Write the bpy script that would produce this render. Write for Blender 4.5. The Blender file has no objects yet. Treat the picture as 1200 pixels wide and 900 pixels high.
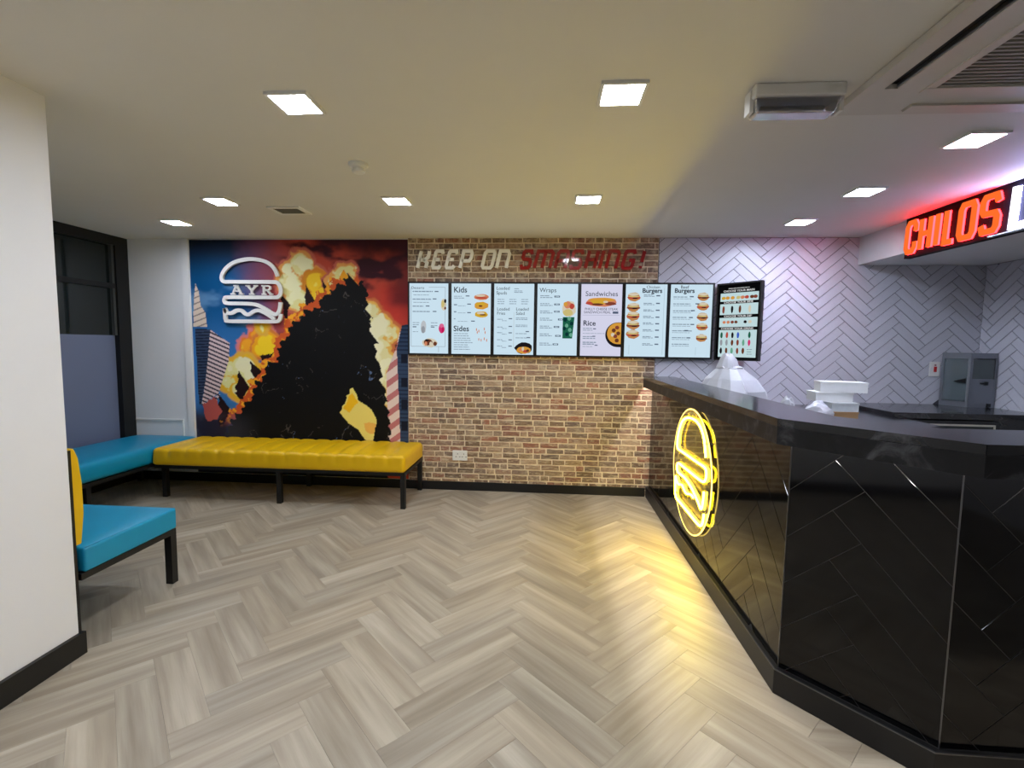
import bpy, bmesh, math, random
import numpy as np
from mathutils import Vector, Matrix

SC = bpy.context.scene
COL = SC.collection
RND = random.Random(7)

# ------------------------------------------------------------------ camera, world, exposure
CAM_H, YAW, PITCH, ROLL, FPX = 1.4, math.radians(4.0923), math.radians(4.6727), math.radians(.7921), 559.47
_f = Vector((-math.sin(YAW) * math.cos(PITCH), math.cos(YAW) * math.cos(PITCH), -math.sin(PITCH)))
_r = Vector((math.cos(YAW), math.sin(YAW), 0))
_u = _r.cross(_f)
_r2 = math.cos(ROLL) * _r + math.sin(ROLL) * _u
_u2 = -math.sin(ROLL) * _r + math.cos(ROLL) * _u
cd = bpy.data.cameras.new('camera')
cam = bpy.data.objects.new('camera', cd)
COL.objects.link(cam)
cd.sensor_width = 36.0
cd.lens = FPX / 1200 * 36.0
cd.clip_start = .02
M4 = Matrix.Identity(4)
for i in range(3):
    M4[i][0] = _r2[i]; M4[i][1] = _u2[i]; M4[i][2] = -_f[i]
M4[2][3] = CAM_H
cam.matrix_world = M4
SC.camera = cam

w = bpy.data.worlds.new('world'); SC.world = w; w.use_nodes = True
w.node_tree.nodes['Background'].inputs[0].default_value = (.10, .12, .16, 1)
w.node_tree.nodes['Background'].inputs[1].default_value = .12
SC.view_settings.view_transform = 'Standard'
SC.view_settings.look = 'None'
SC.view_settings.exposure = 0.0
SC.view_settings.gamma = 1.0
SC.view_settings.use_curve_mapping = False
SC.cycles.use_denoising = True
SC.cycles.max_bounces = 10
SC.cycles.diffuse_bounces = 5
SC.cycles.glossy_bounces = 5
SC.cycles.transmission_bounces = 8
SC.cycles.caustics_reflective = True
SC.cycles.caustics_refractive = False
SC.cycles.blur_glossy = .3
SC.cycles.sample_clamp_indirect = 6

LAMP = 120.0         # radiance of the ceiling light diffusers
NEON = 58.0          # radiance of the yellow neon tubes
STRIP = 300.0         # radiance of the led strip under the counter edge
H = 2.376            # ceiling height
W = 4.466            # back wall
XW = -4.1            # window wall
XR = 3.765           # kitchen side wall
YF = -2.6            # wall behind the camera

# ------------------------------------------------------------------ helpers
def lin(c):
    return tuple(((v / 255) / 12.92 if v / 255 <= .04045 else ((v / 255 + .055) / 1.055) ** 2.4) for v in c[:3]) + (1.0,)

def new_mat(name):
    m = bpy.data.materials.new(name); m.use_nodes = True
    return m, m.node_tree.nodes, m.node_tree.links, m.node_tree.nodes['Principled BSDF']

def mat(name, rgb, rough=.5, metal=0., ior=1.45, var=.06, scale=18., bump=0., bscale=60., coat=0., emit=None, es=0., trans=0., sheen=0.):
    """Procedural material: a colour with a little noise in tone and relief."""
    m, n, l, p = new_mat(name)
    base = lin(rgb)
    tc = n.new('ShaderNodeTexCoord')
    if var > 0:
        nz = n.new('ShaderNodeTexNoise'); nz.inputs['Scale'].default_value = scale; nz.inputs['Detail'].default_value = 4
        l.new(tc.outputs['Object'], nz.inputs['Vector'])
        mx = n.new('ShaderNodeMix'); mx.data_type = 'RGBA'
        mx.inputs[6].default_value = tuple(max(0, v * (1 - var)) for v in base[:3]) + (1,)
        mx.inputs[7].default_value = tuple(min(1, v * (1 + var)) for v in base[:3]) + (1,)
        l.new(nz.outputs['Fac'], mx.inputs[0]); l.new(mx.outputs[2], p.inputs['Base Color'])
    else:
        p.inputs['Base Color'].default_value = base
    p.inputs['Roughness'].default_value = rough
    p.inputs['Metallic'].default_value = metal
    p.inputs['IOR'].default_value = ior
    p.inputs['Coat Weight'].default_value = coat
    p.inputs['Transmission Weight'].default_value = trans
    if sheen: p.inputs['Sheen Weight'].default_value = sheen
    if emit is not None:
        p.inputs['Emission Color'].default_value = lin(emit); p.inputs['Emission Strength'].default_value = es
    if bump > 0:
        nb = n.new('ShaderNodeTexNoise'); nb.inputs['Scale'].default_value = bscale; nb.inputs['Detail'].default_value = 5
        l.new(tc.outputs['Object'], nb.inputs['Vector'])
        b = n.new('ShaderNodeBump'); b.inputs['Strength'].default_value = bump; b.inputs['Distance'].default_value = .004
        l.new(nb.outputs['Fac'], b.inputs['Height']); l.new(b.outputs['Normal'], p.inputs['Normal'])
    return m

def emit_mat(name, rgb, s, linear=False):
    m, n, l, p = new_mat(name)
    n.remove(p)
    e = n.new('ShaderNodeEmission')
    e.inputs[0].default_value = (tuple(rgb) + (1,)) if linear else lin(rgb)
    e.inputs[1].default_value = s
    l.new(e.outputs[0], n['Material Output'].inputs[0])
    return m

WP = {}
def wp(o):
    return WP.get(o.name, Vector((0, 0, 0)))

def props(o, label=None, cat=None, group=None, kind=None):
    if label: o['label'] = label
    if cat: o['category'] = cat
    if group: o['group'] = group
    if kind: o['kind'] = kind
    return o

def thing(name, loc, label, cat, group=None):
    o = bpy.data.objects.new(name, None); COL.objects.link(o)
    o.location = loc; o.empty_display_size = .1
    WP[o.name] = Vector(loc)
    return props(o, label, cat, group)

class MB:
    """Collects shapes in world coordinates; obj() links them as one mesh object."""
    def __init__(s): s.v = []; s.f = []; s.sm = []
    def add(s, vs, fs, smooth=False):
        k = len(s.v); s.v += [tuple(x) for x in vs]; s.f += [tuple(i + k for i in f) for f in fs]; s.sm += [smooth] * len(fs)
        return s
    def box(s, a, b):
        (x0, y0, z0), (x1, y1, z1) = a, b
        return s.add([(x0, y0, z0), (x1, y0, z0), (x1, y1, z0), (x0, y1, z0), (x0, y0, z1), (x1, y0, z1), (x1, y1, z1), (x0, y1, z1)],
                     [(0, 3, 2, 1), (4, 5, 6, 7), (0, 1, 5, 4), (1, 2, 6, 5), (2, 3, 7, 6), (3, 0, 4, 7)])
    def prism(s, poly, z0, z1):
        n = len(poly)
        return s.add([(x, y, z0) for x, y in poly] + [(x, y, z1) for x, y in poly],
                     [tuple(range(n - 1, -1, -1)), tuple(range(n, 2 * n))] + [(i, (i + 1) % n, n + (i + 1) % n, n + i) for i in range(n)])
    def tube(s, pts, r, sides=8, closed=False):
        P = [Vector(p) for p in pts]; n = len(P); rings = []
        prev = None
        for i in range(n):
            a = P[(i - 1) % n] if (closed or i > 0) else P[i]
            b = P[(i + 1) % n] if (closed or i < n - 1) else P[i]
            t = (b - a).normalized()
            if prev is None:
                up = Vector((0, 0, 1)) if abs(t.z) < .9 else Vector((1, 0, 0))
                nrm = (up - t * up.dot(t)).normalized()
            else:
                nrm = (prev - t * prev.dot(t)).normalized()
            prev = nrm; bn = t.cross(nrm)
            rings.append([P[i] + r * (math.cos(q) * nrm + math.sin(q) * bn) for q in [2 * math.pi * k / sides for k in range(sides)]])
        vs = [v for rg in rings for v in rg]; fs = []
        for i in range(n if closed else n - 1):
            j = (i + 1) % n
            for k in range(sides):
                fs.append((i * sides + k, i * sides + (k + 1) % sides, j * sides + (k + 1) % sides, j * sides + k))
        if not closed:
            fs += [tuple(range(sides - 1, -1, -1)), tuple((n - 1) * sides + k for k in range(sides))]
        return s.add(vs, fs, True)
    def lathe(s, c, prof, axis='z', n=32):
        """prof: (radius, offset along axis); axis z, x or y."""
        vs = []; fs = []
        for r, h in prof:
            for k in range(n):
                q = 2 * math.pi * k / n; a, b = r * math.cos(q), r * math.sin(q)
                vs.append({'z': (c[0] + a, c[1] + b, c[2] + h), 'x': (c[0] + h, c[1] + a, c[2] + b), 'y': (c[0] + a, c[1] + h, c[2] + b)}[axis])
        for i in range(len(prof) - 1):
            for k in range(n):
                fs.append((i * n + k, i * n + (k + 1) % n, (i + 1) * n + (k + 1) % n, (i + 1) * n + k))
        fs += [tuple(range(n - 1, -1, -1)), tuple((len(prof) - 1) * n + k for k in range(n))]
        return s.add(vs, fs, False)

def obj(name, mb, m, parent=None, bevel=0., segs=2, origin=None, smooth=False):
    V = np.array(mb.v, float)
    lo, hi = V.min(0), V.max(0)
    if origin is None:
        origin = Vector(((lo[0] + hi[0]) / 2, (lo[1] + hi[1]) / 2, (lo[2] + hi[2]) / 2 if parent else lo[2]))
    origin = Vector(origin)
    me = bpy.data.meshes.new(name)
    me.from_pydata([tuple(Vector(v) - origin) for v in mb.v], [], mb.f)
    if bevel > 0:
        bm = bmesh.new(); bm.from_mesh(me)
        es = [e for e in bm.edges if len(e.link_faces) == 2 and e.calc_face_angle(0) > .5]
        bmesh.ops.bevel(bm, geom=es, offset=bevel, segments=segs, affect='EDGES', profile=.5)
        bm.to_mesh(me); bm.free()
    elif smooth or any(mb.sm):
        if smooth: me.polygons.foreach_set('use_smooth', [True] * len(me.polygons))
        else: me.polygons.foreach_set('use_smooth', mb.sm)
    if m: me.materials.append(m)
    o = bpy.data.objects.new(name, me); COL.objects.link(o)
    if parent:
        o.parent = parent; o.location = origin - wp(parent)
    else:
        o.location = origin
    WP[o.name] = origin
    return o

def put(name, me, loc, parent, rotz=0.):
    o = bpy.data.objects.new(name, me); COL.objects.link(o); o.parent = parent
    o.location = Vector(loc) - wp(parent); o.rotation_euler = (0, 0, rotz); WP[o.name] = Vector(loc)
    return o

def bx(a, b): return MB().box(a, b)
def struct(name, mb, m, **k):
    return props(obj(name, mb, m, **k), kind='structure')

def ticks(L, r, step):
    a = [0, r * .12, r * .35, r * .65, r]
    n = max(1, int(round((L - 2 * r) / step)))
    mid = [r + (L - 2 * r) * i / n for i in range(1, n)]
    return a + mid + [L - t for t in reversed(a)]

def cushion(a, b, r, step=.03, fn=None):
    """Soft box a..b with round edges of radius r; fn(x,y,z,u) nudges each vertex."""
    (x0, y0, z0), (x1, y1, z1) = a, b
    tx, ty, tz = ticks(x1 - x0, r, step), ticks(y1 - y0, r, step), ticks(z1 - z0, min(r, (z1 - z0) * .45), step)
    bm = bmesh.new()
    def face(fnc, A, B):
        g = [[bm.verts.new(fnc(p, q)) for q in B] for p in A]
        for i in range(len(A) - 1):
            for j in range(len(B) - 1):
                bm.faces.new((g[i][j], g[i + 1][j], g[i + 1][j + 1], g[i][j + 1]))
    X, Y, Z = x1 - x0, y1 - y0, z1 - z0
    for z in (0, Z): face(lambda p, q: (p, q, z), tx, ty)
    for y in (0, Y): face(lambda p, q: (p, y, q), tx, tz)
    for x in (0, X): face(lambda p, q: (x, p, q), ty, tz)
    bmesh.ops.remove_doubles(bm, verts=bm.verts, dist=1e-5)
    rz = min(r, Z * .45)
    for v in bm.verts:
        p = v.co
        c = Vector((min(max(p.x, r), X - r), min(max(p.y, r), Y - r), min(max(p.z, rz), Z - rz)))
        d = p - c; k = sum(1 for t in d if abs(t) > 1e-9)
        if k > 1: p = c + d.normalized() * max(abs(t) for t in d)
        if fn: p = Vector(fn(p.x, p.y, p.z, X, Y, Z))
        v.co = p + Vector((x0, y0, z0))
    bmesh.ops.recalc_face_normals(bm, faces=bm.faces)
    mb = MB(); bm.verts.index_update()
    mb.add([v.co[:] for v in bm.verts], [[v.index for v in f.verts] for f in bm.faces], True)
    bm.free()
    return mb

def ribbon(mb, pts, t, plane, d0, d1, closed=False):
    """Flat stroke of width t along 2-D pts, extruded from depth d0 to d1; plane(x,y,d) -> world."""
    P = [Vector(p) for p in pts]; n = len(P); L = []; R = []
    for i in range(n):
        a = P[(i - 1) % n] if (closed or i > 0) else None
        b = P[(i + 1) % n] if (closed or i < n - 1) else None
        d1v = (P[i] - a).normalized() if a is not None else (b - P[i]).normalized()
        d2v = (b - P[i]).normalized() if b is not None else d1v
        n1 = Vector((-d1v.y, d1v.x)); n2 = Vector((-d2v.y, d2v.x))
        m = (n1 + n2)
        m = m.normalized() if m.length > 1e-6 else n1
        k = 1 / max(.45, m.dot(n1))
        L.append(P[i] + m * (t / 2 * k)); R.append(P[i] - m * (t / 2 * k))
    vs = [plane(p.x, p.y, d0) for p in L] + [plane(p.x, p.y, d0) for p in R] + [plane(p.x, p.y, d1) for p in L] + [plane(p.x, p.y, d1) for p in R]
    fs = []
    for i in range(n if closed else n - 1):
        j = (i + 1) % n
        fs += [(2 * n + i, 2 * n + j, 3 * n + j, 3 * n + i), (i, n + i, n + j, j), (i, j, 2 * n + j, 2 * n + i), (n + j, n + i, 3 * n + i, 3 * n + j)]
    if not closed:
        fs += [(0, 2 * n, 3 * n, n), (n - 1, 2 * n - 1, 4 * n - 1, 3 * n - 1)]
    mb.add(vs, fs)

def smooth2(pts, k=4, closed=False):
    """Catmull-Rom through 2-D points."""
    P = [Vector(p) for p in pts]; n = len(P); out = []
    for i in range(n if closed else n - 1):
        g = lambda j: P[j % n] if closed else P[min(max(j, 0), n - 1)]
        a, b, c, d = g(i - 1), g(i), g(i + 1), g(i + 2)
        for q in range(k):
            t = q / k
            out.append(.5 * ((2 * b) + (c - a) * t + (2 * a - 5 * b + 4 * c - d) * t * t + (3 * b - a - 3 * c + d) * t ** 3))
    if not closed: out.append(P[-1])
    return out

def text_mb(mb, s, size, plane, d, bold=0., align='LEFT', sx=1.):
    cu = bpy.data.curves.new('lettering', 'FONT'); cu.body = s; cu.size = size; cu.offset = bold; cu.align_x = align
    cu.resolution_u = 3
    t = bpy.data.objects.new('lettering', cu)
    me = bpy.data.meshes.new_from_object(t)
    mb.add([plane(v.co.x * sx, v.co.y, d) for v in me.vertices], [tuple(p.vertices) for p in me.polygons])
    bpy.data.objects.remove(t); bpy.data.meshes.remove(me); bpy.data.curves.remove(cu)

# ---- herringbone
def clip(poly, region):
    out = list(poly); n = len(region)
    for i in range(n):
        a, b = region[i], region[(i + 1) % n]; inp, out = out, []
        side = lambda p: (b[0] - a[0]) * (p[1] - a[1]) - (b[1] - a[1]) * (p[0] - a[0])
        for j in range(len(inp)):
            p, q = inp[j], inp[(j + 1) % len(inp)]; sp, sq = side(p), side(q)
            if sp >= -1e-9: out.append(p)
            if (sp > 1e-9 and sq < -1e-9) or (sp < -1e-9 and sq > 1e-9):
                t = sp / (sp - sq); out.append((p[0] + t * (q[0] - p[0]), p[1] + t * (q[1] - p[1])))
        if not out: return []
    return out
def area(p): return .5 * sum(p[i][0] * p[(i + 1) % len(p)][1] - p[(i + 1) % len(p)][0] * p[i][1] for i in range(len(p)))
def clean(p):
    q = []
    for a in p:
        if not q or math.hypot(a[0] - q[-1][0], a[1] - q[-1][1]) > 1e-4: q.append(a)
    if len(q) > 1 and math.hypot(q[0][0] - q[-1][0], q[0][1] - q[-1][1]) < 1e-4: q.pop()
    return q
def inset(p, d):
    n = len(p); out = []
    for i in range(n):
        a, b, c = Vector(p[i - 1]), Vector(p[i]), Vector(p[(i + 1) % n])
        e1, e2 = (b - a).normalized(), (c - b).normalized()
        n1, n2 = Vector((-e1.y, e1.x)), Vector((-e2.y, e2.x)); m = n1 + n2
        if m.length < 1e-6: out.append(b); continue
        m.normalize(); out.append(b + m * (d / max(.3, m.dot(n1))))
    return [tuple(v) for v in out]
def herring(Lw, uw, a0, b0, mapf, region):
    """Pieces (polygon, kind, full) in plane coordinates. Width 1 unit=uw, length Lw units."""
    xs = [p[0] for p in region]; ys = [p[1] for p in region]
    out = []
    N = int(max(max(xs) - min(xs), max(ys) - min(ys)) / uw) + 14
    c0 = ((min(xs) + max(xs)) / 2, (min(ys) + max(ys)) / 2)
    for k in range(-N * 2, N * 2 + 1):
        for j in range(-N // 2, N // 2 + 1):
            o = 2 * Lw * j
            for kind in (0, 1):
                if kind == 0: u0, u1, v0, v1 = k - 1, k, k + o, k + o + Lw
                else: u0, u1, v0, v1 = k - 1 - Lw, k - 1, k + o + Lw - 1, k + o + Lw
                q = [mapf(a0 + u * uw, b0 + v * uw) for u, v in ((u0, v0), (u0, v1), (u1, v1), (u1, v0))]
                if max(p[0] for p in q) < min(xs) or min(p[0] for p in q) > max(xs) or max(p[1] for p in q) < min(ys) or min(p[1] for p in q) > max(ys): continue
                if area(q) < 0: q.reverse()
                c = clean(clip(q, region))
                if len(c) < 3 or area(c) < area(q) * .01: continue
                out.append((c, kind, abs(area(c) - area(q)) < 1e-7, q))
    return out
def piece(mb, poly, gap, ch, h, place):
    a, b = inset(poly, gap), inset(poly, gap + ch); n = len(poly)
    if area(b) <= 0: return False
    vs = [place(x, y, 0) for x, y in a] + [place(x, y, h - ch) for x, y in a] + [place(x, y, h) for x, y in b]
    fs = [(i, (i + 1) % n, n + (i + 1) % n, n + i) for i in range(n)] + [(n + i, n + (i + 1) % n, 2 * n + (i + 1) % n, 2 * n + i) for i in range(n)] + [tuple(range(2 * n, 3 * n))]
    mb.add(vs, fs); return True
def lay(name, pieces, gap, ch, h, place, m, parent, tone=None, limit=None):
    """One part per piece; whole pieces of a kind share their mesh."""
    shared = {}
    for c, kind, full, q in pieces:
        cx = sum(p[0] for p in q) / len(q); cy = sum(p[1] for p in q) / len(q)
        o3 = Vector(place(cx, cy, 0))
        if full and kind in shared:
            o = put(name, shared[kind], o3, parent)
        else:
            mb = MB()
            if not piece(mb, c, gap, ch, h, place): continue
            o = obj(name, mb, m, parent, origin=o3)
            if full: shared[kind] = o.data
        if tone: o.color = tone()

# ------------------------------------------------------------------ materials
def paint_mat(name, rgb, rough=.6):
    return mat(name, rgb, rough, var=.025, scale=3., bump=.06, bscale=160.)
WHITE = paint_mat('white_wall_paint', (236, 236, 236))
CEIL = paint_mat('ceiling_paint', (222, 220, 214), .75)
BLACKP = mat('black_skirting', (16, 16, 18), .4, var=.1)
STEEL_BLACK = mat('black_powder_coat', (18, 18, 19), .45, var=.1, bump=.05)
PLASTIC_W = mat('white_plastic', (232, 232, 228), .35, var=.02)
METAL = mat('brushed_steel', (150, 152, 156), .32, 1., var=.08, scale=40)
TRIM = mat('aluminium_edge', (120, 120, 124), .3, 1., var=.05)
DARK = mat('black_plastic', (14, 14, 15), .4, var=.1)

def plank_mat():
    m, n, l, p = new_mat('oak_vinyl_plank')
    oi = n.new('ShaderNodeObjectInfo'); tc = n.new('ShaderNodeTexCoord'); geo = n.new('ShaderNodeNewGeometry')
    sep = n.new('ShaderNodeVectorMath'); sep.operation = 'SCALE'; sep.inputs[0].default_value = (37., 91., 13.)
    add = n.new('ShaderNodeMath'); add.operation = 'ADD'
    l.new(oi.outputs['Random'], add.inputs[0]); l.new(geo.outputs['Random Per Island'], add.inputs[1])
    l.new(add.outputs[0], sep.inputs['Scale'])
    off = n.new('ShaderNodeVectorMath'); off.operation = 'ADD'
    l.new(tc.outputs['Object'], off.inputs[0]); l.new(sep.outputs[0], off.inputs[1])
    def mapped(sc):
        mp = n.new('ShaderNodeMapping'); mp.inputs['Scale'].default_value = sc; l.new(off.outputs[0], mp.inputs['Vector']); return mp
    g1 = n.new('ShaderNodeTexNoise'); g1.inputs['Scale'].default_value = 1; g1.inputs['Detail'].default_value = 6; g1.inputs['Roughness'].default_value = .62
    l.new(mapped((2.2, 42, 1)).outputs[0], g1.inputs['Vector'])
    g2 = n.new('ShaderNodeTexNoise'); g2.inputs['Scale'].default_value = 1; g2.inputs['Detail'].default_value = 2
    l.new(mapped((1.3, 13, 1)).outputs[0], g2.inputs['Vector'])
    g3 = n.new('ShaderNodeTexNoise'); g3.inputs['Scale'].default_value = 1; g3.inputs['Detail'].default_value = 4
    l.new(mapped((14, 260, 1)).outputs[0], g3.inputs['Vector'])
    r1 = n.new('ShaderNodeValToRGB'); l.new(g2.outputs['Fac'], r1.inputs['Fac'])
    r1.color_ramp.elements[0].position = .30; r1.color_ramp.elements[0].color = lin((150, 138, 119))
    r1.color_ramp.elements[1].position = .72; r1.color_ramp.elements[1].color = lin((188, 178, 158))
    e = r1.color_ramp.elements.new(.5); e.color = lin((168, 156, 136))
    r2 = n.new('ShaderNodeValToRGB'); l.new(g1.outputs['Fac'], r2.inputs['Fac'])
    r2.color_ramp.elements[0].position = .36; r2.color_ramp.elements[0].color = (.74, .70, .66, 1)
    r2.color_ramp.elements[1].position = .56; r2.color_ramp.elements[1].color = (1, 1, 1, 1)
    mx = n.new('ShaderNodeMix'); mx.data_type = 'RGBA'; mx.blend_type = 'MULTIPLY'; mx.inputs[0].default_value = .5
    l.new(r1.outputs[0], mx.inputs[6]); l.new(r2.outputs[0], mx.inputs[7])
    mz = n.new('ShaderNodeMix'); mz.data_type = 'RGBA'; mz.blend_type = 'MULTIPLY'; mz.inputs[0].default_value = 1.
    l.new(mx.outputs[2], mz.inputs[6]); l.new(oi.outputs['Color'], mz.inputs[7])
    l.new(mz.outputs[2], p.inputs['Base Color'])
    p.inputs['Roughness'].default_value = .42
    b = n.new('ShaderNodeBump'); b.inputs['Strength'].default_value = .12; b.inputs['Distance'].default_value = .002
    l.new(g3.outputs['Fac'], b.inputs['Height']); l.new(b.outputs['Normal'], p.inputs['Normal'])
    return m
PLANK = plank_mat()

def object_colour_mat(name, rough, var=.2, scale=40., bump=.4, bscale=90., attr=None, dark=(.45, .42, .4, 1), smear=None, sscale=3.):
    m, n, l, p = new_mat(name)
    tc = n.new('ShaderNodeTexCoord'); oi = n.new('ShaderNodeObjectInfo')
    src = oi.outputs['Color']
    if attr:
        at = n.new('ShaderNodeAttribute'); at.attribute_name = attr; src = at.outputs['Color']
    add = n.new('ShaderNodeVectorMath'); add.operation = 'ADD'
    sc = n.new('ShaderNodeVectorMath'); sc.operation = 'SCALE'; sc.inputs[0].default_value = (53, 17, 29)
    l.new(oi.outputs['Random'], sc.inputs['Scale']); l.new(tc.outputs['Object'], add.inputs[0]); l.new(sc.outputs[0], add.inputs[1])
    nz = n.new('ShaderNodeTexNoise'); nz.inputs['Scale'].default_value = scale; nz.inputs['Detail'].default_value = 5; nz.inputs['Roughness'].default_value = .65
    l.new(add.outputs[0], nz.inputs['Vector'])
    rp = n.new('ShaderNodeValToRGB'); l.new(nz.outputs['Fac'], rp.inputs['Fac'])
    rp.color_ramp.elements[0].position = .34; rp.color_ramp.elements[0].color = dark
    rp.color_ramp.elements[1].position = .58; rp.color_ramp.elements[1].color = (1, 1, 1, 1)
    mx = n.new('ShaderNodeMix'); mx.data_type = 'RGBA'; mx.blend_type = 'MULTIPLY'; mx.inputs[0].default_value = var
    l.new(src, mx.inputs[6]); l.new(rp.outputs[0], mx.inputs[7])
    res = mx.outputs[2]
    if smear:
        n2 = n.new('ShaderNodeTexNoise'); n2.inputs['Scale'].default_value = sscale; n2.inputs['Detail'].default_value = 7; n2.inputs['Roughness'].default_value = .7
        l.new(add.outputs[0], n2.inputs['Vector'])
        r2 = n.new('ShaderNodeValToRGB'); l.new(n2.outputs['Fac'], r2.inputs['Fac'])
        r2.color_ramp.elements[0].position = .5; r2.color_ramp.elements[0].color = (0, 0, 0, 1)
        r2.color_ramp.elements[1].position = .64; r2.color_ramp.elements[1].color = (.8, .8, .8, 1)
        m2 = n.new('ShaderNodeMix'); m2.data_type = 'RGBA'; l.new(r2.outputs[0], m2.inputs[0]); l.new(res, m2.inputs[6]); m2.inputs[7].default_value = lin(smear)
        res = m2.outputs[2]
    l.new(res, p.inputs['Base Color'])
    p.inputs['Roughness'].default_value = rough
    if bump:
        b = n.new('ShaderNodeBump'); b.inputs['Strength'].default_value = bump; b.inputs['Distance'].default_value = .004
        l.new(nz.outputs['Fac'], b.inputs['Height']); l.new(b.outputs['Normal'], p.inputs['Normal'])
    return m
BRICK = object_colour_mat('old_brick', .85, .85, 4.5, dark=(.34, .31, .29, 1), smear=(206, 188, 160), sscale=2.2)
BRICK_J = object_colour_mat('old_brick_joined', .85, .85, 40., attr='col', dark=(.34, .31, .29, 1), smear=(206, 188, 160), sscale=16.)
MORTAR = mat('lime_mortar', (236, 220, 192), .9, var=.18, scale=30, bump=.5, bscale=120)
TILE = object_colour_mat('grey_wall_tile', .35, .25, 60., .05, dark=(.85, .85, .87, 1))
GROUT = mat('dark_grout', (72, 72, 80), .9, var=.1)
BLACKTILE = mat('polished_black_tile', (5, 5, 6), .07, ior=1.42, var=.3, scale=6.)
GROUT_B = mat('grey_counter_grout', (70, 68, 66), .7, var=.1)

def marble_mat(rough=.15):
    m, n, l, p = new_mat('black_marbled_laminate')
    tc = n.new('ShaderNodeTexCoord')
    nz = n.new('ShaderNodeTexNoise'); nz.inputs['Scale'].default_value = 7; nz.inputs['Detail'].default_value = 8; nz.inputs['Roughness'].default_value = .65; nz.inputs['Distortion'].default_value = 1.6
    l.new(tc.outputs['Object'], nz.inputs['Vector'])
    r = n.new('ShaderNodeValToRGB'); l.new(nz.outputs['Fac'], r.inputs['Fac'])
    r.color_ramp.elements[0].position = .42; r.color_ramp.elements[0].color = lin((13, 13, 14))
    r.color_ramp.elements[1].position = .75; r.color_ramp.elements[1].color = lin((76, 76, 78))
    e = r.color_ramp.elements.new(.55); e.color = lin((22, 22, 24))
    l.new(r.outputs[0], p.inputs['Base Color']); p.inputs['Roughness'].default_value = rough
    b = n.new('ShaderNodeBump'); b.inputs['Strength'].default_value = .015; b.inputs['Distance'].default_value = .002
    l.new(nz.outputs['Fac'], b.inputs['Height']); l.new(b.outputs['Normal'], p.inputs['Normal'])
    return m
MARBLE = marble_mat(); MARBLE_E = marble_mat(.45); MARBLE_E.node_tree.nodes['Principled BSDF'].inputs['Specular IOR Level'].default_value = .3

# ------------------------------------------------------------------ room shell
def floor_place(x, y, h): return (x, y, h - .004)
floor = struct('floor', bx((XW - .1, YF - .1, -.06), (XR + .1, W + .1, -.004)), mat('floor_screed', (110, 100, 86), .8))
PW = .135
fmap = lambda u, v: ((v - u) / math.sqrt(2), (u + v) / math.sqrt(2))
allp = herring(4, PW, 1.995, 1.205, fmap, [(XW, YF), (XR, YF), (XR, W), (XW, W)])
near, rest = [], []
for pc in allp:
    c = pc[0]; cx = sum(p[0] for p in c) / len(c); cy = sum(p[1] for p in c) / len(c)
    seen = -4.1 < cx < 1.12 and .95 < cy and not (cx < -2.2 and cy < 1.85)
    (near if seen else rest).append(pc)
def plank_tone():
    t = RND.choice([.90, .94, .97, 1., 1., 1.03, 1.07]) * RND.uniform(.98, 1.02); k = RND.uniform(-.015, .02)
    return (t * (1 + k), t, t * (1 - k * 1.4), 1)
# planks lie at +45 / -45 degrees: the mesh runs along local x, the object is turned
shared_plank = {}
for c, kind, full, q in near:
    ang = math.pi / 4 if kind == 0 else -math.pi / 4
    cx = sum(p[0] for p in q) / 4; cy = sum(p[1] for p in q) / 4
    ca, sa = math.cos(-ang), math.sin(-ang)
    loc = lambda x, y, h: ((x - cx) * ca - (y - cy) * sa, (x - cx) * sa + (y - cy) * ca, h)
    if full and kind in shared_plank: me = shared_plank[kind]
    else:
        mb = MB()
        if not piece(mb, c, .00015, .0006, .004, loc): continue
        me = bpy.data.meshes.new('plank'); me.from_pydata(mb.v, [], mb.f); me.materials.append(PLANK)
        if full: shared_plank[kind] = me
    o = put('plank', me, (cx, cy, -.004), floor, ang); o.color = plank_tone()
mb = MB()
for c, kind, full, q in rest: piece(mb, c, .0005, .0009, .004, floor_place)
props(obj('plank_field', mb, PLANK, floor), 'planks of the floor behind the counter and nearest the viewer', kind='stuff')

struct('ceiling', bx((XW - .1, YF - .1, H), (XR + .1, W + .1, H + .08)), CEIL)
wall_back = struct('wall_back', bx((XW - .1, W, 0), (XR + .1, W + .1, H)), WHITE)
wall_right = struct('wall_right', bx((XR, YF - .1, 0), (XR + .1, W, H)), WHITE)
struct('wall_front', bx((XW - .1, YF - .1, 0), (XR, YF, H)), mat('dark_shopfront', (38, 40, 44), .3, var=.05))
XL, YL = -2.047, 1.878
wl = MB().box((XL - .14, YF, 0), (XL, YL, H)).box((XW, YL - .14, 0), (XL - .14, YL, H))
struct('wall_left', wl, WHITE)
# skirtings
struct('baseboard_back', bx((XW, W - .018, 0), (.94, W, .085)), BLACKP, bevel=.003)
struct('baseboard_left', MB().box((XL, YF, 0), (XL + .018, YL + .018, .1)).box((XL - .06, YL, 0), (XL, YL + .018, .1)), BLACKP)
# vertical trim beside the mural, small trunking above the blue bench
struct('trim_1', bx((-3.53, W - .028, .1), (-3.462, W, H)), WHITE, bevel=.003)
trk = MB().box((-4.09, W - .014, .603), (-3.59, W, .618)).box((-3.605, W - .014, .1), (-3.59, W, .603))
struct('trim_2', trk, PLASTIC_W)
# bulkhead over the kitchen
struct('trim_3', bx((2.70, YF, 2.137), (XR, W, H)), paint_mat('bulkhead_paint', (214, 214, 214)))

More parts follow.
